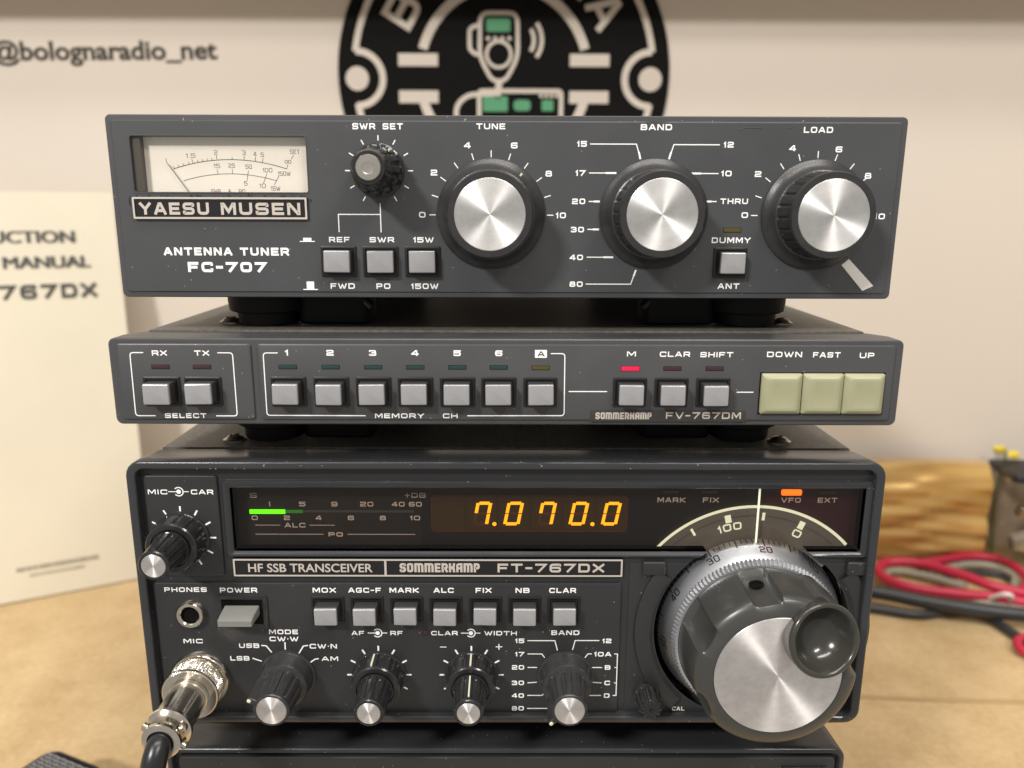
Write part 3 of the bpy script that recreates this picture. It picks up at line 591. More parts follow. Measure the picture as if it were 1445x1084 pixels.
# scuffs on the panel
T.part('scuff', join(tube([(68.5, -3.3, -.02), (72, -2.8, 0), (76, -3.1, -.02)], .10, 5, 4), tube([(83, -3.0, -.02), (86, -2.6, 0)], .08, 5, 4), tube([(41, -1.0, -.02), (44, -1.25, 0), (48, -1.0, -.02)], .09, 5, 4)), M['black'])
def big_knob(x, y, rz=0, label=None):
    if 'bk' not in _cache:
        m = flute(22, .42, .16, 4.0, 12.9, .10)
        body = lathe([(16.4, 0), (16.4, .7), (16.1, 1.0), (15.2, 1.5), (14.0, 2.6), (13.2, 3.7), (12.75, 3.9), (12.7, 4.0), (12.35, 12.9), (12.4, 13.1), (12.4, 14.0), (12.1, 14.5), (10.4, 14.55), (10.3, 14.2)], 264, m)
        _cache['bk'] = (mesh('large_knob', *body, M['knobmat'], 30), mesh('knob_cap', *lathe([(10.25, 14.15), (10.25, 14.5), (10.1, 14.6), (0.01, 14.6)], 96, close=False), M['alu'], 30))
    o = T.part('large_knob', _cache['bk'][0], None, x, y, 0, label, rz=rz); sub('knob_cap', _cache['bk'][1], None, o); return o
k1 = big_knob(-4.9, -28.2); k2 = big_knob(44.5, -28.1, .1); k3 = big_knob(93.7, -28.2, .2)
sub('pointer_mark', box(-.3, .3, 13.2, 15.2, 2.2, 2.35), M['pointer'], k1, rot=(R(-0), 0, R(-38)))
def cap_disc(r, z, m='alu2'): return mesh('knob_cap', *lathe([(r, z-.3), (r, z), (r-.12, z+.06), (.01, z+.06)], 56, close=False), M[m], 30)
sk = T.part('small_knob', lathe([(7.9, 0), (7.9, .8), (7.5, 1.1), (7.2, 1.4), (7.0, 6.8), (6.2, 7.3), (6.0, 7.6), (5.6, 13.5), (5.2, 16), (4.6, 17.0), (3.7, 17.1)], 160, lambda t, r, z: flute(12, .9, .40, 1.3, 7.0, .2)(t, flute(12, .5, .35, 7.2, 14, .2)(t, r, z), z)), M['knob'], swx, swy, label='small SWR SET knob with round silver tip')
sub('knob_cap', lathe([(3.65, 16.8), (3.65, 17.3), (3.4, 17.6), (1.8, 17.62), (1.65, 17.48), (.5, 17.42), (.01, 17.42)], 48, close=False), M['silver2'], sk)
sub('pointer_mark', box(-.3, .3, 6.6, 7.4, 1.5, 6.8), M['pointer'], sk, rot=(0, 0, R(-38)))
# feet with fold-out bail
def foot(dev, x, y, zb, h, s):
    k = ('foot', h)
    if k not in _cache:
        _cache[k] = (mesh('foot', *lathe([(13.2, 0), (13.4, h*.3), (13.0, h*.58), (12.2, h*.62), (10.6, h*.64), (10.2, h-.3), (9.6, h)], 48), M['rubber']), mesh('bail_bracket', *block(0, 0, 24, 18, 0, h*.99, 3, 1), M['rubber']))
    o = link('foot', _cache[k][0], dev.root, (x, y, zb), (PI, 0, 0)); link('bail_bracket', _cache[k][1], o, (s*23, -3, 0)); return o
def bail(dev, x, y, z, s):
    return link('bail_end', mesh('bail_end', *tube([(0, 0, 0), (s*4, 0, -.6), (s*8, 0, -3), (s*11, 0, -6)], 1.7, 10), M['black']), dev.root, (x, y, z))
for s in (-1, 1):
    foot(T, s*81.5, 24, 0, 11.5, -s*1); bail(T, -s*-58.5 if False else s*57, 20, .2, -s)
    foot(T, s*81.5, 195, 0, 11.5, -s*1)

# ================================================================== memory / scanning unit (second)
Vd = Dev('memory_unit', 'low grey memory unit with twelve silver buttons and three sage keys, second from the top', 'memory unit', -1.8, 312-65.12, 26.03)
cy = -13.0
Vd.part('front_bezel', loft([rr(0, cy, 236, 25.0, 1.8, -20), rr(0, cy, 239.8, 26.7, 2.0, -8), rr(0, cy, 239.8, 26.7, 2.0, -1.0), rr(0, cy, 239.1, 26.0, 1.7, -.65), rr(0, cy, 238.4, 25.3, 1.5, -.62)], False, True), M['fv'], smooth=25)
def raised(x0, x1, y0, y1, z0, z1, r=.9, b=.4): return loft([rr((x0+x1)/2, (y0+y1)/2, x1-x0, y1-y0, r, z0), rr((x0+x1)/2, (y0+y1)/2, x1-x0, y1-y0, r, max(z1-b, z0+.01)), rr((x0+x1)/2, (y0+y1)/2, x1-x0-b*.7, y1-y0-b*.7, r, z1-b*.28), rr((x0+x1)/2, (y0+y1)/2, x1-x0-b*2, y1-y0-b*2, r, z1)], False, True)
Vd.part('sub_panel', raised(-117.4, -76.9, -24.7, -1.15, -.7, 0), M['fv'], smooth=20); Vd.part('sub_panel', raised(-75.1, 117.4, -24.7, -1.15, -.7, 0), M['fv'], smooth=20)
Vd.part('lid', loft([rr(0, cy+.0, 231, 26.4, .6, -18.5), rr(0, cy+.0, 231, 26.4, .6, -240)], True, True), M['lid'])
def screw(dev, x, y, s=1):
    if 'scr' not in _cache:
        _cache['scr'] = (mesh('screw', *lathe([(3.9, 0), (3.9, .35), (3.3, .5), (3.0, .9), (2.2, 1.5), (1.0, 1.85), (.01, 1.9)], 32, close=False), M['silver2']), mesh('screw_slot', *join(box(-1.6, 1.6, -.28, .28, 1.2, 1.96)), M['pit']))
    o = link('screw', _cache['scr'][0], dev.root, (x, y, dev.H+s), (0, 0, .6)); link('screw_slot', _cache['scr'][1], o)
screw(Vd, -95, 36, .2); screw(Vd, 95, 37, .2)
for s in (-1, 1):
    foot(Vd, s*81.5, 34, 0, 13, -s); foot(Vd, s*81.5, 200, 0, 13, -s)
Vd.text('RX', -106.6, -4.8, -102.1, -3.2); Vd.text('TX', -93.9, -4.8, -89.4, -3.2); Vd.text('SELECT', -104.5, -24.2, -91.8, -22.7)
def brace(P, fl, t=.3): return line(rounded(P, fl, 1.0), t)
Vd.part('bracket_line', join(brace([(-109.3, -3.9), (-113.2, -3.9), (-113.4, -23.5), (-107.5, -23.5)], [0, 1, 1, 0]), brace([(-86.8, -3.9), (-82.4, -3.9), (-82.4, -23.5), (-88.7, -23.5)], [0, 1, 1, 0])), M['white'], smooth=0)
for x in (-104.4, -91.9):
    led(Vd, x, -8.25, 'ledred', 5.2, 1.05); button(Vd, x, -15.8, 11.1, 9.1, 7.9, 6.3, 4.8, dx=-.1)
for i, (s, x) in enumerate((('1', -66.05), ('2', -53.1), ('3', -40.3), ('4', -27.6), ('5', -14.9), ('6', -2.4))):
    Vd.text(s, x-(1.1 if s != '1' else .55), -4.7, x+(1.1 if s != '1' else .35), -2.95, t=.42); led(Vd, x, -8.2, 'ledgreen', 5.2, 1.05); button(Vd, x, -15.8, 10.6, 9.3, 7.7, 6.3, 4.8, dx=-.1)
Vd.part('letter_box', box(8.5, 12.1, -5.2, -2.8, .01, .05), M['white'], smooth=0); Vd.text('A', 9.3, -4.8, 11.4, -3.2, 'fv', z=.07, t=.36)
led(Vd, 10.3, -8.3, 'ledyel', 5.2, 1.05); button(Vd, 10.2, -15.8, 10.2, 9.2, 7.6, 6.3, 4.8)
for VF in (brace([(-69.0, -3.9), (-73.2, -3.9), (-73.3, -23.3), (-43.3, -23.35)], [0, 1, 1, 0]), brace([(-11.9, -23.3), (17.6, -23.2), (17.5, -3.9), (13.4, -3.9)], [0, 1, 1, 0]), line([(19, -15.6), (30.4, -15.6)]), line([(70.2, -15.7), (75, -15.7)])): Vd.part('bracket_line', VF, M['white'], smooth=0)
Vd.text('MEMORY', -40.3, -24.1, -25.3, -22.6); Vd.text('CH', -19.5, -24.1, -15.0, -22.6)
Vd.text('M', 36.2, -4.7, 38.9, -3.2); Vd.text('CLAR', 46.1, -4.8, 55.2, -3.2); Vd.text('SHIFT', 58.3, -4.9, 68.2, -3.3)
led(Vd, 37.4, -8.45, 'redled', 5.4, 1.2, label='lit red indicator lamp under the letter M'); led(Vd, 50.1, -8.4, 'ledred', 5.2, 1.05); led(Vd, 62.9, -8.4, 'ledred', 5.2, 1.05)
for x in (37.4, 50.0, 62.7): button(Vd, x, -15.75, 10.2, 9.1, 7.4, 6.2, 4.8)
st = Vd.part('label_strip', raised(25.6, 73.2, -25.05, -21.35, -.1, .14, .15, .1), M['strip'])
Vd.text('SOMMERKAMP', 27.2, -24.25, 44.4, -22.1, 'plate', z=.19, t=.50, gap=.16, style=NARROW); Vd.text('FV-767DM', 48.8, -24.1, 71.8, -22.0, 'plate', z=.19, t=.42)
Vd.text('DOWN', 78.4, -4.8, 89.0, -3.15); Vd.text('FAST', 92.3, -4.9, 100.6, -3.25); Vd.text('UP', 106.4, -5.05, 110.8, -3.4)
Vd.part('key_well', box(76.8, 114.9, -22.6, -9.5, -.05, .05), M['pit'], smooth=0)
kw, kh = 12.2, 12.5
keym = loft([rr(0, 0, kw, kh, .5, 0), rr(0, 0, kw, kh, .5, .9), rr(0, 0, kw-.2, kh-.2, .6, 1.1), rr(0, -.1, kw-3.0, kh-2.4, .9, 2.0), rr(0, -.1, kw-3.2, kh-2.6, .9, 2.05), rr(0, -.1, kw-6, kh-5, 1, 1.85)], False, True)
kme = mesh('tuning_key', *keym, M['key'], 50); gme = mesh('key_grime', *join(box(-5.75, -5.15, -4.6, 3.4, 1.15, 1.22), box(-4.4, 4.6, -5.75, -5.65, 1.0, 1.12)), M['keydirt'])
for x in (83.3, 95.85, 108.3): o = Vd.part('tuning_key', kme, None, x, -16.0, 0); sub('key_grime', gme, None, o)

# ================================================================== transceiver (third)
X = Dev('transceiver', 'charcoal radio transceiver with amber digits and big round tuning dial, third from the top', 'transceiver', 3.0, 312-104.3, 92.3)
cy = -46.15
X.part('front_bezel', loft([rr(0, cy, 235.5, 89.8, 5.5, -15.5), rr(0, cy, 237.2, 91.6, 5.2, -12), rr(0, cy, 239.6, 93.0, 5, -2), rr(0, cy, 239.6, 93.0, 5, 2.3), rr(0, cy, 239.1, 92.5, 4.8, 2.8), rr(0, cy, 238.3, 91.8, 4.5, 3.0), rr(0, cy, 234.2, 88.5, 3.2, 3.0), rr(0, cy, 233.6, 87.9, 2.9, 2.7), rr(0, cy, 233.2, 87.3, 2.6, -1)], False, False), M['bezel'])
X.part('lid', loft([rr(0, cy, 230.5, 91.6, .6, -14.5), rr(0, cy, 230.5, 91.6, .6, -295)], True, True), M['lid'])
for cx_, cz_ in [(random.uniform(-100, -82), -1.9) for _ in range(5)]+[(-76, -.9), (10.5, -.3), (11, -.9), (60, -.4), (-30, -.5), (118.2, -38)]:
    X.part('chip', lathe([(random.uniform(.15, .38), 0), (.12, .05), (.01, .06)], 7, lambda t, r, z: r*(1+.4*math.sin(2*t+cx_)), close=False), M['tanwire'], cx_, cz_, 3.0 if cz_ > -1.6 else 2.95)
for x_ in (-96, -41, -12.5, 38, 52, 61, 88):
    T.part('chip', lathe([(random.uniform(.15, .4), 0), (.12, .04), (.01, .05)], 7, lambda t, r, z: r*(1+.5*math.sin(2*t+x_)), close=False), M['tanwire'], x_, -.95+random.uniform(-.15, .1), -.25)
screw(X, -94, 23, -.3); screw(X, 94, 22, -.3)
gx0, gx1, gy0, gy1 = -88.4, 115.2, -31.0, -9.2; gcx, gcy, gw, gh = (gx0+gx1)/2, (gy0+gy1)/2, gx1-gx0, gy1-gy0
x_front = X.part('front_panel', loft([rr(0, cy, 234, 88, 3, -.2), rr(0, cy, 234, 88, 3, 0), rr(gcx, gcy, gw, gh, .5, 0), rr(gcx, gcy, gw, gh, .5, -5)], False, False), M['ft'], smooth=15)
X.part('sub_panel', raised(-115.5, -92.0, -39.6, -5.0, -.1, .8), M['ft'], smooth=20); X.part('sub_panel', raised(-115.9, 38.0, -90.2, -42.0, -.1, .8), M['ft'], smooth=20)
x_dialp = X.part('dial_panel', raised(40.2, 116.2, -90.2, -35.0, -.1, .35), M['ft'], smooth=20)
# window frame
fcx, fcy = 13.5, -19.65
x_frame = X.part('window_frame', loft([rr(fcx, fcy, 208.3, 26.4, 1.6, -.1), rr(fcx, fcy, 208.0, 26.1, 1.5, 1.0), rr(fcx, fcy, 207.4, 25.5, 1.3, 1.3), rr(fcx, fcy, 206.4, 24.4, 1.0, 1.3), rr(gcx, gcy, gw+.8, gh+.8, .6, .9), rr(gcx, gcy, gw, gh, .5, .5), rr(gcx, gcy, gw, gh, .5, -4.9)], False, False), M['bezel'])
win = X.part('display', box(gx0-.5, gx1+.5, gy0-.5, gy1+.5, -5.4, -4.8), M['back'], label='long smoked display window with amber digits')
def dsp(name, VF, m, z=-4.78, label=None, smooth=0): v = [(a, b, c+z) for a, b, c in VF[0]]; return sub(name, (v, VF[1]), M[m], win, smooth=smooth, label=label)
sub('display_window', loft([rr(gcx, gcy, gw+.1, gh+.1, .4, -1.6), rr(gcx, gcy, gw+.1, gh+.1, .4, -.7)], True, True), M['smoke'], win)
dsp('meter_back', box(gx0, -28, gy0, gy1, -.02, .03), 'backl'); dsp('digit_back', loft([rr(7.5, -19.9, 64, 12.2, 1.2, 0), rr(7.5, -19.9, 64, 12.2, 1.2, .06)]), 'backbrown'); dsp('lamp_back', box(83, gx1, gy0, gy1, -.02, .03), 'backred')
dsp('digit_frame', rrb(7.5, -19.9, 64.6, 12.8, 1.5, .28, .1), 'dimseg')
for dvx in (-13.5, -3.0, 7.8, 18.4, 29.2): dsp('digit_divider', box(dvx-.1, dvx+.1, -25.6, -14.0, .05, .09), 'back')
def seg7(x0, x1, y0, y1, on, dot=None):
    t = 1.05; sl = (x1-x0)*.23; wd = (x1-x0)-sl; ym = (y0+y1)/2; g = .16
    def sk(x, y): return (x0+x+sl*(y-y0)/(y1-y0), y)
    def hb(y): return quad([sk(t*.75+g, y-t/2), sk(wd-t*.75-g, y-t/2), sk(wd-t*.75-g, y+t/2), sk(t*.75+g, y+t/2)], 0)
    def vb(x, ya, yb): return quad([sk(x-t/2, ya+g), sk(x+t/2, ya+g), sk(x+t/2, yb-g), sk(x-t/2, yb-g)], 0)
    Sg = {'a': hb(y1-t/2), 'g': hb(ym), 'd': hb(y0+t/2), 'f': vb(t/2, ym, y1-t*.3), 'b': vb(wd-t/2, ym, y1-t*.3), 'e': vb(t/2, y0+t*.3, ym), 'c': vb(wd-t/2, y0+t*.3, ym)}
    lit = join(*[Sg[k] for k in on]); dsp('digit', ([(a, b, .14) for a, b, c in lit[0]], lit[1]), 'amber')
    off = [Sg[k] for k in Sg if k not in on]
    if off: o = join(*off); dsp('unlit_segment', ([(a, b, .12) for a, b, c in o[0]], o[1]), 'dimseg')
    if dot: dsp('decimal_point', disc(dot, y0+.45, .68, .14, 20), 'amber')
seg7(-11.3, -4.6, -24.0, -15.75, 'abcf', -4.0); seg7(-1.2, 5.8, -24.0, -15.75, 'abcdef'); seg7(9.9, 16.6, -24.0, -15.75, 'abcf'); seg7(20.3, 27.2, -24.0, -15.75, 'abcdef', 28.3); seg7(31.0, 37.9, -24.0, -15.75, 'abcdef')
def dt(s, x0, y0, x1, y1, **k): dsp('lettering', glyphs(s, x0, y0, x1, y1, z=.07, **k), 'print')
dt('S', -83.8, -14.5, -81.6, -12.9, t=.24); dt('+DB', -33.3, -14.4, -26.4, -12.8, t=.28)
for s, x, wd in (('1', -77.6, .5), ('5', -66.9, 2.0), ('9', -56.4, 2.0), ('20', -45.8, 4.3), ('40', -35.5, 4.2), ('60', -29.9, 4.2)): dt(s, x-wd/2, -17.5, x+wd/2, -15.9, t=.30)
for s, x, wd in (('0', -82.8, 2.0), ('2', -72.2, 2.0), ('4', -61.8, 2.0), ('6', -51.2, 2.0), ('8', -40.7, 2.0), ('10', -30.1, 3.3)): dt(s, x-wd/2, -22.3, x+wd/2, -20.75, t=.30)
dt('ALC', -73.1, -24.9, -66.3, -23.3, t=.32); dt('PO', -58.8, -28.1, -54.1, -26.6, t=.36)
dsp('scale_line', join(line([(-82.7, -24.1), (-74.7, -24.1)], .2), line([(-64.8, -24.1), (-56.7, -24.1)], .2), line([(-82.8, -27.3), (-60.6, -27.3)], .22), line([(-52.4, -27.3), (-30.3, -27.3)], .22)), 'print')
dsp('bar_segment', box(-84.2, -72.6, -20.0, -18.6, .1, .4), 'green', label='bright green lit bar of the signal meter'); dsp('bar_segment', box(-72.4, -66.8, -19.8, -18.7, .1, .3), 'greend'); dsp('bar_segment', box(-66.6, -30.4, -19.6, -18.75, .1, .2), 'greyseg')
for s, x0, x1 in (('MARK', 49.4, 58.6), ('FIX', 64.3, 69.5), ('VFO', 90.0, 96.4), ('EXT', 102.0, 108.4)): dt(s, x0, -15.9, x1, -14.2, t=.34)
dsp('lamp_lens', box(51.1, 56.3, -12.7, -11.7, .1, .3), 'ledgrey'); dsp('lamp_lens', box(63.5, 68.8, -12.7, -11.7, .1, .3), 'ledgrey'); dsp('lamp_lens', box(102.5, 107.6, -12.8, -11.8, .1, .3), 'ledgrey')
dsp('lamp_lens', loft([rr(93.1, -12.3, 6.6, 1.9, .5, .1), rr(93.1, -12.3, 6.6, 1.9, .5, .5)], False, True), 'orange', label='glowing orange lamp above VFO')
# back-lit sub dial behind the glass
DX, DY = 81.7, -59.0
def polar(r, a): return (DX+r*math.cos(R(a)), DY+r*math.sin(R(a)))
dsp('sub_dial', annulus(DX, DY, 25, 41.8, .5, 60, 41, 139), 'dialdisc'); dsp('sub_dial_edge', annulus(DX, DY, 41.5, 42.5, .9, 60, 43, 139.5), 'dialglow'); dsp('sub_dial_edge', annulus(DX, DY, 38.6, 38.8, .62, 60, 46, 134), 'ledgrey')
dsp('sub_dial_mark', join(*[ribbon([polar(37.2, a), polar(39.9, a)], tt, .7, False, (False, False)) for a, tt in ((121.5, .8), (103.3, 2.0), (86.0, 1.0), (66.5, 2.0))]), 'dialglow')
def on_arc(VF, ac, rad):
    v = []
    for x, y, z in VF[0]:
        a = R(ac) - x/rad; r = rad+y; v.append((DX+r*math.cos(a), DY+r*math.sin(a), z))
    return v, VF[1]
dsp('sub_dial_numeral', on_arc(glyphs('100', -3.9, -1.3, 3.9, 1.3, t=.5, z=.72), 103.3, 35.6), 'dialglow'); dsp('sub_dial_numeral', on_arc(glyphs('0', -1.5, -1.3, 1.5, 1.3, t=.5, z=.72), 66.5, 35.4), 'dialglow')
dsp('index_line', box(81.3, 81.95, -28.5, -9.4, 3.2, 3.35), 'dialglow', z=-4.78)
# name plate
nameplate(X, -88.9, 37.9, -39.5, -33.3, .3, [([(a, b, .1) for a, b, c in v[0]], v[1]) for v in [fonttext('HF SSB TRANSCEIVER', -84.1, -37.95, -43.6, 2.9, .016)]] + [glyphs('SOMMERKAMP', -34.8, -38.0, -8.7, -34.8, t=.75, gap=.16, style=NARROW, z=.1), glyphs('FT-767DX', -2.9, -38.0, 31.9, -34.9, t=.72, z=.1)], .6, divx=-39.4)
# lettering
ZT = .86
def xt(s, x0, y0, x1, y1, **k): return X.text(s, x0, y0, x1, y1, z=ZT, **k)
xt('MIC', -114.2, -11.3, -108.0, -9.7); xt('CAR', -100.5, -11.3, -93.4, -9.7); X.part('knob_symbol', symbol(-104.4, -10.4, 1, ZT), M['white'], smooth=0)
xt('PHONES', -112.2, -45.2, -98.3, -43.6); xt('POWER', -94.0, -45.4, -81.8, -43.7); xt('MIC', -107.6, -63.9, -101.2, -62.3)
for s, x0, x1 in (('MOX', -63.6, -56.0), ('AGC-F', -51.9, -41.2), ('MARK', -38.4, -28.8), ('ALC', -23.9, -17.3), ('FIX', -10.1, -4.9), ('NB', 3.0, 7.6), ('CLAR', 14.1, 22.9)): xt(s, x0, -45.4, x1, -43.65)
for i, x in enumerate((-58.8, -45.85, -32.8, -19.9, -6.8, 6.05, 19.0)): button(X, x, -51.45, 10.8, 9.6, 7.4, 5.9, 5.0, z=.8, dy=-.3, dx=-.05)
xt('AF', -51.5, -60.85, -47.3, -59.3); X.part('knob_symbol', symbol(-42.85, -60.05, 1, ZT), M['white'], smooth=0); xt('RF', -38.6, -60.85, -34.5, -59.3)
xt('CLAR', -25.0, -60.85, -16.2, -59.3); X.part('knob_symbol', symbol(-11.8, -60.05, 1, ZT), M['white'], smooth=0); xt('WIDTH', -7.3, -60.85, 3.5, -59.3)
led(X, -26.9, -59.9, 'ledred', 1.5, 1.5, z=.8)
X.part('lettering', join(line([(-22.0, -65.2), (-20.2, -65.2)], .3, ZT), line([(-3.4, -65.1), (-1.5, -65.1)], .3, ZT), line([(-2.45, -66.0), (-2.45, -64.2)], .3, ZT+.01)), M['white'], smooth=0)
xt('MODE', -78.9, -60.5, -69.3, -58.85); xt('CW*W', -78.9, -63.1, -69.3, -61.45); xt('USB', -89.2, -65.6, -82.5, -63.95); xt('LSB', -92.5, -70.3, -86.1, -68.65); xt('CW*N', -65.7, -65.8, -56.6, -64.1); xt('AM', -61.9, -70.4, -56.4, -68.8)
X.part('dial_marks', join(line([(-73.85, -63.7), (-73.9, -66.0)], .4, ZT), line([(-81.6, -64.7), (-80.2, -64.8), (-78.6, -67.1)], .4, ZT), line([(-84.9, -69.5), (-82.2, -70.5)], .4, ZT), line([(-66.4, -64.7), (-67.8, -64.9), (-69.3, -67.4)], .4, ZT), line([(-63.1, -69.6), (-64.2, -69.8), (-65.8, -71.0)], .4, ZT)), M['white'], smooth=0)
xt('BAND', 15.0, -60.7, 24.3, -59.0)
for s, x0, x1, y in (('15', 3.0, 6.0, -62.85), ('17', 3.0, 6.0, -67.8), ('20', 1.9, 6.0, -72.75), ('30', 1.9, 6.0, -78.6), ('40', 1.9, 6.0, -83.45), ('80', 1.9, 6.0, -88.35), ('12', 32.1, 35.1, -62.85), ('10A', 29.5, 35.2, -67.8), ('B', 33.2, 35.1, -72.75), ('C', 33.2, 35.1, -78.6), ('D', 33.2, 35.1, -83.45)): xt(s, x0, y-.85, x1, y+.8, t=.36)
X.part('band_lines', join(line([(7.2, -62.8), (16.2, -62.8), (17.1, -66.3)], .3, ZT), line([(30.9, -62.75), (23.0, -62.75), (22.2, -66.1)], .3, ZT), line([(7.3, -67.75), (11.9, -67.75), (12.8, -69)], .3, ZT), line([(28.5, -67.7), (27.4, -67.7), (26.5, -69)], .3, ZT), line([(7.3, -72.8), (10.2, -72.8)], .3, ZT), line([(29.0, -72.8), (32.1, -72.8)], .3, ZT),
    line([(7.3, -78.6), (10.2, -78.4)], .3, ZT), line([(29.0, -78.4), (32.1, -78.6)], .3, ZT), line([(7.3, -83.4), (12.1, -83.4), (12.7, -82.8)], .3, ZT), line([(28.2, -83.4), (32.1, -83.4)], .3, ZT), line([(7.3, -88.4), (14.3, -88.4)], .3, ZT),
    line([(36.3, -67.7), (37.3, -67.7), (37.3, -83.4), (36.3, -83.4)], .28, ZT), line([(36.6, -72.8), (37.0, -72.8)], .28, ZT+.01), line([(36.6, -78.6), (37.0, -78.6)], .28, ZT+.01)), M['white'], smooth=0)
X.text('CAL', 56.7, -89.5, 60.9, -88.0, 'print', z=.41, t=.3)
# knobs of the transceiver
def dual_knob(x, y, rzo=0, rzi=0, po=False, pi=False, label=None):
    if 'dk' not in _cache:
        _cache['dk'] = (mesh('dual_knob', *lathe([(9.2, 0), (9.2, .6), (8.7, .8), (8.55, 1), (8.2, 6.9), (8.15, 7.1), (8.1, 7.9), (7.7, 8.3), (6.4, 8.35), (6.3, 7.6)], 240, flute(12, .55, .30, .95, 7.0, .12)), M['knob'], 30),
            mesh('inner_knob', *lathe([(5.75, 7.7), (5.75, 8.9), (5.6, 9.0), (4.75, 18.9), (4.72, 19.0), (4.7, 20.0), (4.4, 20.4), (3.75, 20.45), (3.7, 20.2)], 192, flute(12, .42, .34, 8.95, 18.95, .12)), M['knob'], 30), cap_disc(3.65, 20.35), cap_disc(7.0, 8.0))
    a = X.part('dual_knob', _cache['dk'][0], None, x, y, .8, label, rz=rzo); b = sub('inner_knob', _cache['dk'][1], None, a); b.rotation_euler = (0, 0, rzi-rzo)
    c = sub('knob_cap', _cache['dk'][2], None, a)
    if po: sub('pointer_mark', box(-.28, .28, 8.05, 8.72, 1.0, 7.4), M['pointer'], a)
    if pi: sub('pointer_mark', loft([rr(0, 5.45, .5, .7, .05, 9.1), rr(0, 4.6, .5, .7, .05, 18.8)], True, True), M['pointer'], a, rot=(0, 0, rzi-rzo))
    return a
tk = lambda cx, cy, angs, r0=8.9, r1=10.8: X.part('dial_marks', ticks(cx, cy, r0, r1, angs, .55, ZT), M['white'], smooth=0)
tk(-104.5, -26.1, range(-60, 241, 30)); dual_knob(-104.9, -26.2, .1, .05)
tk(-42.8, -75.6, range(-30, 211, 30)); dual_knob(-42.8, -75.8, .14, 0, True, False)
tk(-11.7, -75.6, range(-30, 211, 30)); dual_knob(-11.7, -75.8, 0, 0, True, True)
def bar_knob(x, y, fin, label=None):
    if 'rk' not in _cache:
        _cache['rk'] = (mesh('selector_knob', *lathe([(9.4, 0), (9.4, .5), (8.8, .7), (8.6, 1.0), (8.2, 6.0), (7.9, 6.5), (7.2, 6.8), (6.6, 7.0), (6.55, 7.2), (5.7, 17.4), (5.65, 17.6), (5.6, 18.4), (5.3, 18.8), (4.85, 18.85), (4.8, 18.6)], 192, flute(12, .45, .40, 7.1, 17.5, .14)), M['knobmat'], 30), cap_disc(4.75, 18.75),
            mesh('pointer_fin', *block(6.6, 0, 3.4, 2.0, 6.6, 18.0, .5, .6), M['knobmat']), mesh('pointer_mark', *block(7.6, 0, 1.3, 1.1, 17.3, 18.3, .4, .3), M['pointer']))
    o = X.part('selector_knob', _cache['rk'][0], None, x, y, .8, label, rz=0); sub('knob_cap', _cache['rk'][1], None, o)
    sub('pointer_fin', _cache['rk'][2], None, o, rot=(0, 0, R(fin))); sub('pointer_mark', _cache['rk'][3], None, o, rot=(0, 0, R(fin)))
bar_knob(-73.6, -76.0, 158); bar_knob(20.0, -76.0, 222)
ck = X.part('calibration_knob', lathe([(4.9, 0), (4.9, .8), (4.3, 1.0), (4.2, 1.3), (3.9, 7.4), (3.5, 8.0), (.01, 8.1)], 176, flute(11, .6, .45, 1.2, 8.2, .2), close=False), M['knob'], 47.9, -83.6, .35)
sub('rib', join(*[quad([(math.cos(t-.06)*1.0, math.sin(t-.06)*1.0), (math.cos(t-.06)*3.4, math.sin(t-.06)*3.4), (math.cos(t+.1)*3.4, math.sin(t+.1)*3.4), (math.cos(t+.1)*1.0, math.sin(t+.1)*1.0)], 8.2) for t in [2*PI*i/11 for i in range(11)]]), M['knobmat'], ck, smooth=0)
# phones socket, power lever
jk = X.part('phones_socket', lathe([(4.6, 0), (4.6, 1.6), (4.2, 2.1), (3.3, 2.1), (3.0, 1.8), (2.9, .2)], 48), M['chrome'], -103.9, -52.8, .8); sub('socket_hole', disc(0, 0, 2.85, .8, 32), M['pit'], jk, smooth=0)
pl = X.part('power_switch', loft([rr(0, 0, 17.0, 12.2, .9, -.1), rr(0, 0, 17.0, 12.2, .9, .45), rr(0, 0, 16.2, 11.4, .7, .5), rr(0, 0, 14.6, 9.8, .5, .1), rr(0, 0, 14.0, 9.2, .4, .05)], False, True), M['ft'], -87.2, -52.4, .8)
sub('switch_pit', box(-6.8, 6.8, -4.4, 4.4, .05, .1), M['pit'], pl, smooth=0)
sub('lever', loft([rr(0, .6, 11.4, 3.4, .4, .05), rr(0, .3, 11.2, 2.8, .4, 5.0), rr(0, -.1, 11.0, 2.2, .4, 7.4), rr(0, -.1, 10.7, 1.9, .3, 7.6)], False, True), M['lever'], pl)
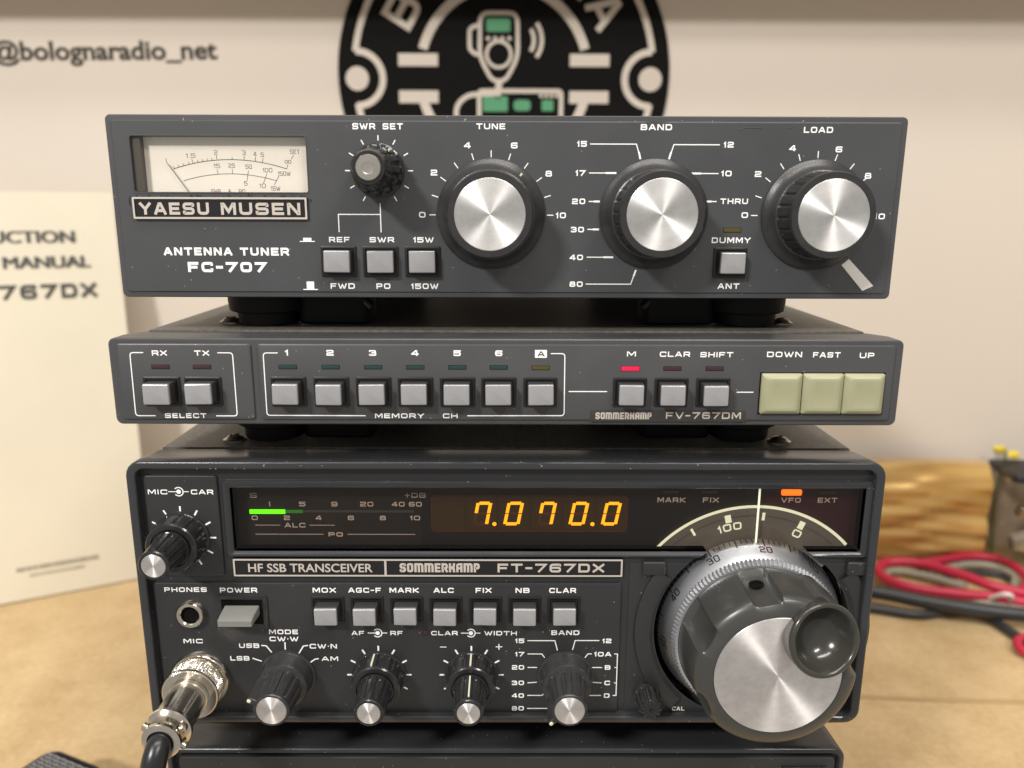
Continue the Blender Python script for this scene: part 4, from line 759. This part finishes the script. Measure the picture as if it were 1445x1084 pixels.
# big tuning dial
for a0, a1 in ((146, 228), (312, 394)): X.part('dial_surround', lathe([(39.4, .3), (39.0, 1.3), (38.4, 1.6), (34.2, 1.6), (33.4, .9), (33.0, .3)], 60, close=False, a0=a0, a1=a1), M['ft'], DX, DY, 0)
for x in (-33.6, 33.2): X.part('surround_notch', block(x, 22.6, 7.4, 4.6, .3, 1.9, .5, .4), M['ft'], DX, DY, 0)
td = X.part('tuning_dial', disc(0, 0, 34, -9, 64), M['pit'], DX, DY, 0, label='big round tuning dial with silver face and finger cup', smooth=0)
def bore(o, r):      # round opening for the dial cut through a panel
    v = [(r*math.cos(2*PI*i/96)+DX, r*math.sin(2*PI*i/96)+DY, z) for z in (-12, 6) for i in range(96)]
    f = [(i, (i+1) % 96, 96+(i+1) % 96, 96+i) for i in range(96)]+[tuple(reversed(range(96))), tuple(range(96, 192))]
    me = bpy.data.meshes.new('c'); me.from_pydata([(a*MM, b*MM, c*MM) for a, b, c in v], [], f)
    c = bpy.data.objects.new('c', me); col.objects.link(c); c.matrix_world = Matrix.Identity(4); c.parent = o.parent; c.location = (0, 0, X.H*MM); c.rotation_euler = (PI/2, 0, 0)
    md = o.modifiers.new('b', 'BOOLEAN'); md.object = c; md.operation = 'DIFFERENCE'; md.solver = 'EXACT'
    bpy.context.view_layer.update()
    n = bpy.data.meshes.new_from_object(o.evaluated_get(bpy.context.evaluated_depsgraph_get()))
    o.modifiers.clear(); o.data = n; bpy.data.objects.remove(c)
for o in (x_front, x_dialp, x_frame): bore(o, 32.5)
sub('scale_skirt', lathe([(30.6, -3.6), (31.0, -3.2), (27.9, 5.4), (27.4, 5.9)], 160, close=False), M['skirt'], td)
def on_cone(VF, ac):    # y=0 at the rear rim of the skirt, negative y towards the knob
    v = []
    for x, y, z in VF[0]:
        r = 31.0+y*.34+z; a = R(ac)-x/29.8; v.append((r*math.cos(a), r*math.sin(a), -3.2-y*.94+z*.3))
    return v, VF[1]
tl = []
for i in range(-30, 45):
    big = i % 5 == 0
    tl.append(on_cone(line([(0, -.3), (0, -3.2 if big else -1.9)], .42 if big else .28, .06), 85.3+3.43*i))
sub('scale_ticks', join(*tl), M['black'], td, smooth=0)
for s_, a in (('0', 17), ('10', 51.2), ('20', 85.3), ('30', 119.4), ('40', 153.4), ('50', 187.8), ('60', 222)):
    sub('scale_numeral', on_cone(glyphs(s_, -2.1 if len(s_) > 1 else -.95, -6.2, 2.1 if len(s_) > 1 else .95, -3.5, t=.40, z=.07), a), M['black'], td, smooth=0)
nk = 125
kn = lathe([(28.2, 5.3), (28.1, 5.8), (27.1, 7.5), (26.0, 7.6)], nk*2, lambda t, r, z: r - (.5 if int(round(t*nk*2/(2*PI))) % 2 else 0)*(1 if z < 7.55 else 0), close=False)
sub('knurled_ring', kn, M['skirt'], td, smooth=15)
GR = [100, 153, 207, 8]
def scal(t, r, z):
    if z < 7.6 or z > 26.7: return r
    d = 0
    for g in GR:
        e = abs((math.degrees(t)-g+180) % 360-180)
        if e < 11: d = max(d, 3.0*math.sqrt(max(0, 1-(e/11)**2)))
    k = min(1, (z-7.6)/2.0)*min(1, max(0, (26.4-z)/2.6)) if z > 22 else min(1, (z-7.6)/2.0)
    return r-d*k
dk_body = sub('dial_knob', lathe([(25.9, 7.4), (25.9, 7.9), (25.8, 9.0), (25.6, 12), (25.5, 16), (25.3, 20), (25.1, 23), (24.7, 24.2), (24.1, 25.0), (22.6, 25.8), (20.2, 26.6), (19.5, 26.7), (19.35, 26.2), (19, 22), (5, 21.5), (5, 7.4)], 360, scal, close=False), M['dialk'], td, smooth=35)
dk_cap = sub('knob_cap', join(lathe([(19.25, 26.2), (19.25, 26.6), (19.1, 26.7), (.01, 26.7)], 128, close=False)), M['alu2'], td, smooth=30)
sub('screw_hole', lathe([(2.3, 0), (2.2, .3), (1.6, .35), (1.5, -.2)], 24), M['pit'], td, 23.6*math.cos(R(100)), 23.6*math.sin(R(100)), 13.5, rot=(0, PI/2, R(100)) if False else (R(-90), 0, R(10)))
cupm = sub('finger_cup', lathe([(7.5, -13), (9.6, -8), (11.0, -3), (11.6, 1.2), (12.0, 3.0), (12.05, 3.7), (11.7, 4.4), (11.0, 4.6), (10.4, 4.3), (10.1, 3.6), (9.6, 2.0), (8.4, -.4), (6.5, -2.3), (4.2, -3.4), (1.9, -3.9), (.01, -4.0)], 72, close=False), M['cup'], td, 11.2, 12.6, 25.4, rot=(R(-11), R(11), 0), smooth=70)
sub('cup_neck', loft([rr(0, 0, 15, 9, 4, 8), rr(0, 0, 15, 9, 4, 17), rr(0, 0, 13, 7, 3, 20)], False, True), M['dialk'], td, 15.2, 17.0, 0, rot=(0, 0, R(-42)))

cupm.scale = (.94, .94, 1)
def carve(o, loc, rot, r):      # seat of the finger cup cut out of the dial
    c = bpy.data.objects.new('c', mesh('c', *lathe([(r*.8, -6.0), (r, -1), (r, 14)], 64), M['pit'], 0)); col.objects.link(c)
    c.location = [a*MM for a in loc]; c.rotation_euler = rot; c.parent = td
    # close the bottom of the cutter
    bmf = c.data; n = 64; V = [tuple(v.co) for v in bmf.vertices]; F = [tuple(p.vertices) for p in bmf.polygons] + [tuple(reversed(range(n)))]
    m2 = bpy.data.meshes.new('c'); m2.from_pydata(V, [], F); c.data = m2
    md = o.modifiers.new('b', 'BOOLEAN'); md.object = c; md.operation = 'DIFFERENCE'; md.solver = 'EXACT'
    bpy.context.view_layer.update()
    me = bpy.data.meshes.new_from_object(o.evaluated_get(bpy.context.evaluated_depsgraph_get()))
    o.modifiers.clear(); o.data = me; bpy.data.objects.remove(c)
CUPL = (11.2, 12.6, 25.4); CUPR = (R(-11), R(11), 0)
carve(dk_body, CUPL, CUPR, 10.5); carve(dk_cap, CUPL, CUPR, 10.5)

# ================================================================== power supply (bottom)
P = Dev('power_supply', 'charcoal cabinet at the bottom of the stack, only its top edge showing', 'power supply', 4.8, 312-210.6, 92)
P.part('front_bezel', loft([rr(0, -46, 237, 91.5, 4.2, -16), rr(0, -46, 238, 92, 4, -2), rr(0, -46, 238, 92, 4, -.7), rr(0, -46, 237.4, 91.4, 3.8, -.2), rr(0, -46, 236.8, 90.8, 3.5, 0), rr(0, -46, 234.6, 88.6, 2.8, 0), rr(0, -46, 234, 88, 2.5, -.4), rr(0, -46, 233.6, 87.6, 2.3, -2.5)], False, True), M['bezel'])
P.part('front_panel', loft([rr(.5, -46, 231.0, 84.6, 1.2, -2.6), rr(.5, -46, 231.0, 84.6, 1.2, -.8), rr(.5, -46, 230.4, 84.0, 1.0, -.4)], False, True), M['ft'])
P.part('lid', loft([rr(0, -46, 232, 92.6, .8, -15), rr(0, -46, 232, 92.6, .8, -295)], True, True), M['bezel'])
nameplate(P, 97, 113, -13.5, -7.4, -.4, [glyphs('SOMMERKAMP', 63, -10.8, 82, -7.6, t=.7, gap=.16, style=NARROW, z=.1), glyphs('FP-767', 86, -10.8, 108, -7.6, t=.7, z=.1)] if False else [], .6)
for s in (-1, 1): foot(P, s*85, 24, 0, 9.3, -s); foot(P, s*85, 250, 0, 9.3, -s)
for s in (-1, 1): foot(X, s*81.5, 40, 0, 13.9, -s); foot(X, s*81.5, 240, 0, 13.9, -s)

# ================================================================== microphone plug and its cord
pg = bpy.data.objects.new('microphone_plug', None); col.objects.link(pg)
pg.location = (-103.2*MM, 3.0*MM, (312-104.3-77.0)*MM); pg.rotation_euler = (PI/2+R(2), 0, 0)
tag(pg, 'shiny nickel microphone plug with black cord, screwed into the lower left socket', 'plug')
X.part('microphone_socket', lathe([(10.0, 0), (10.0, 1.6), (9.5, 2.2), (8.4, 2.3), (8.2, .6)], 64), M['chrome'], -102.9, -77.0, .8)
kd = []
def knurl(t, r, z):
    return r + (.34*(math.sin(t*34+z*4.2)*math.sin(t*34-z*4.2)) if 2.6 < z < 7.6 else 0)
prof = [(8.2, .5), (8.6, 2.2), (8.6, 2.6)]+[(8.65, 2.7+.143*i) for i in range(35)]+[(8.9, 7.8), (9.1, 8.1), (9.1, 8.9), (8.7, 9.2), (6.6, 9.2)]
sub('coupling_ring', lathe(prof, 368, lambda t, r, z: knurl(t, r, z) if z < 7.7 else r+(.12*math.sin(t*72) if 8 < z < 9 else 0)), M['chrome'], pg, z=.8, smooth=8)
sub('ring_face', annulus(0, 0, 6.4, 8.5, 10.05, 48), M['chrome'], pg, smooth=0)
sub('barrel', lathe([(6.3, 9.5), (6.3, 11), (6.0, 11.3), (6.1, 13), (6.1, 23.5), (6.3, 24)], 96, lambda t, r, z: r-(.35*max(0, math.cos(t*8))**6 if 12.5 < z < 23 else 0), close=False), M['chrome'], pg, z=.6)
sub('clamp_collar', join(lathe([(6.1, 24), (7.0, 24.4), (7.0, 25.6), (6.2, 26.4), (5.6, 26.8), (5.6, 29.3), (5.9, 29.8), (5.9, 31.0), (5.4, 31.4), (4.0, 31.5)], 64, close=False)), M['chrome'], pg, z=.4)
for a in (25, 155, 215, 325): sub('clamp_screw', lathe([(1.3, 0), (1.3, 1.2), (.9, 1.6), (.01, 1.7)], 20, close=False), M['chrome'], pg, 5.7*math.cos(R(a)), 5.7*math.sin(R(a)), 28.2, rot=(0, PI/2, R(a)) if False else (Matrix.Rotation(R(a), 3, 'Z') @ Matrix.Rotation(PI/2, 3, 'Y')).to_euler())
sub('cord', tube([(0, 0, 24), (0, 0, 31), (-.1, -1.2, 34), (-.6, -5, 36.5), (-1.8, -14, 38.5), (-3.2, -26, 39), (-4.5, -42, 37), (-6, -50, 35), (-9, -53.5, 33), (-22, -54.5, 42), (-50, -56, 54)], 3.6, 20, 8), M['cord'], pg)

# hand microphone on the table, bottom left corner
hm = bpy.data.objects.new('hand_microphone', None); col.objects.link(hm); hm.location = (-219*MM, 57*MM, 0); hm.rotation_euler = (0, 0, R(-24))
tag(hm, 'black hand microphone with wire mesh grille lying on the table at the lower left', 'microphone')
sub('body', loft([rr(0, 0, 60, 88, 9, 0), rr(0, 0, 62, 90, 9, 8), rr(0, 0, 60, 88, 9, 17), rr(0, 0, 56, 84, 8, 19)], True, True), M['knobmat'], hm)
sub('grille_frame', loft([rr(-9, 1, 40, 84, 7, 18.5), rr(-9, 1, 39, 83, 7, 21.5), rr(-9, 1, 36, 80, 5, 22.2), rr(-9, 1, 35, 79, 5, 21.2)], False, True), M['black'], hm)
gr = []
for i in range(13):
    x = -25.6+i*2.75
    gr.append(tube([(x, 1-38.5+j*2.0, 21.9+(.45 if (i+j) % 2 else -.1)) for j in range(39)], .55, 5, 1))
for j in range(39):
    y = 1-38.5+j*2.0
    gr.append(tube([(-25.6+i*2.75, y, 21.9+(-.1 if (i+j) % 2 else .45)) for i in range(13)], .55, 5, 1))
g = sub('grille_mesh', join(*gr), mat('grille_grey', (.30, .30, .31), .35, metal=.6), hm)
g['kind'] = 'stuff'
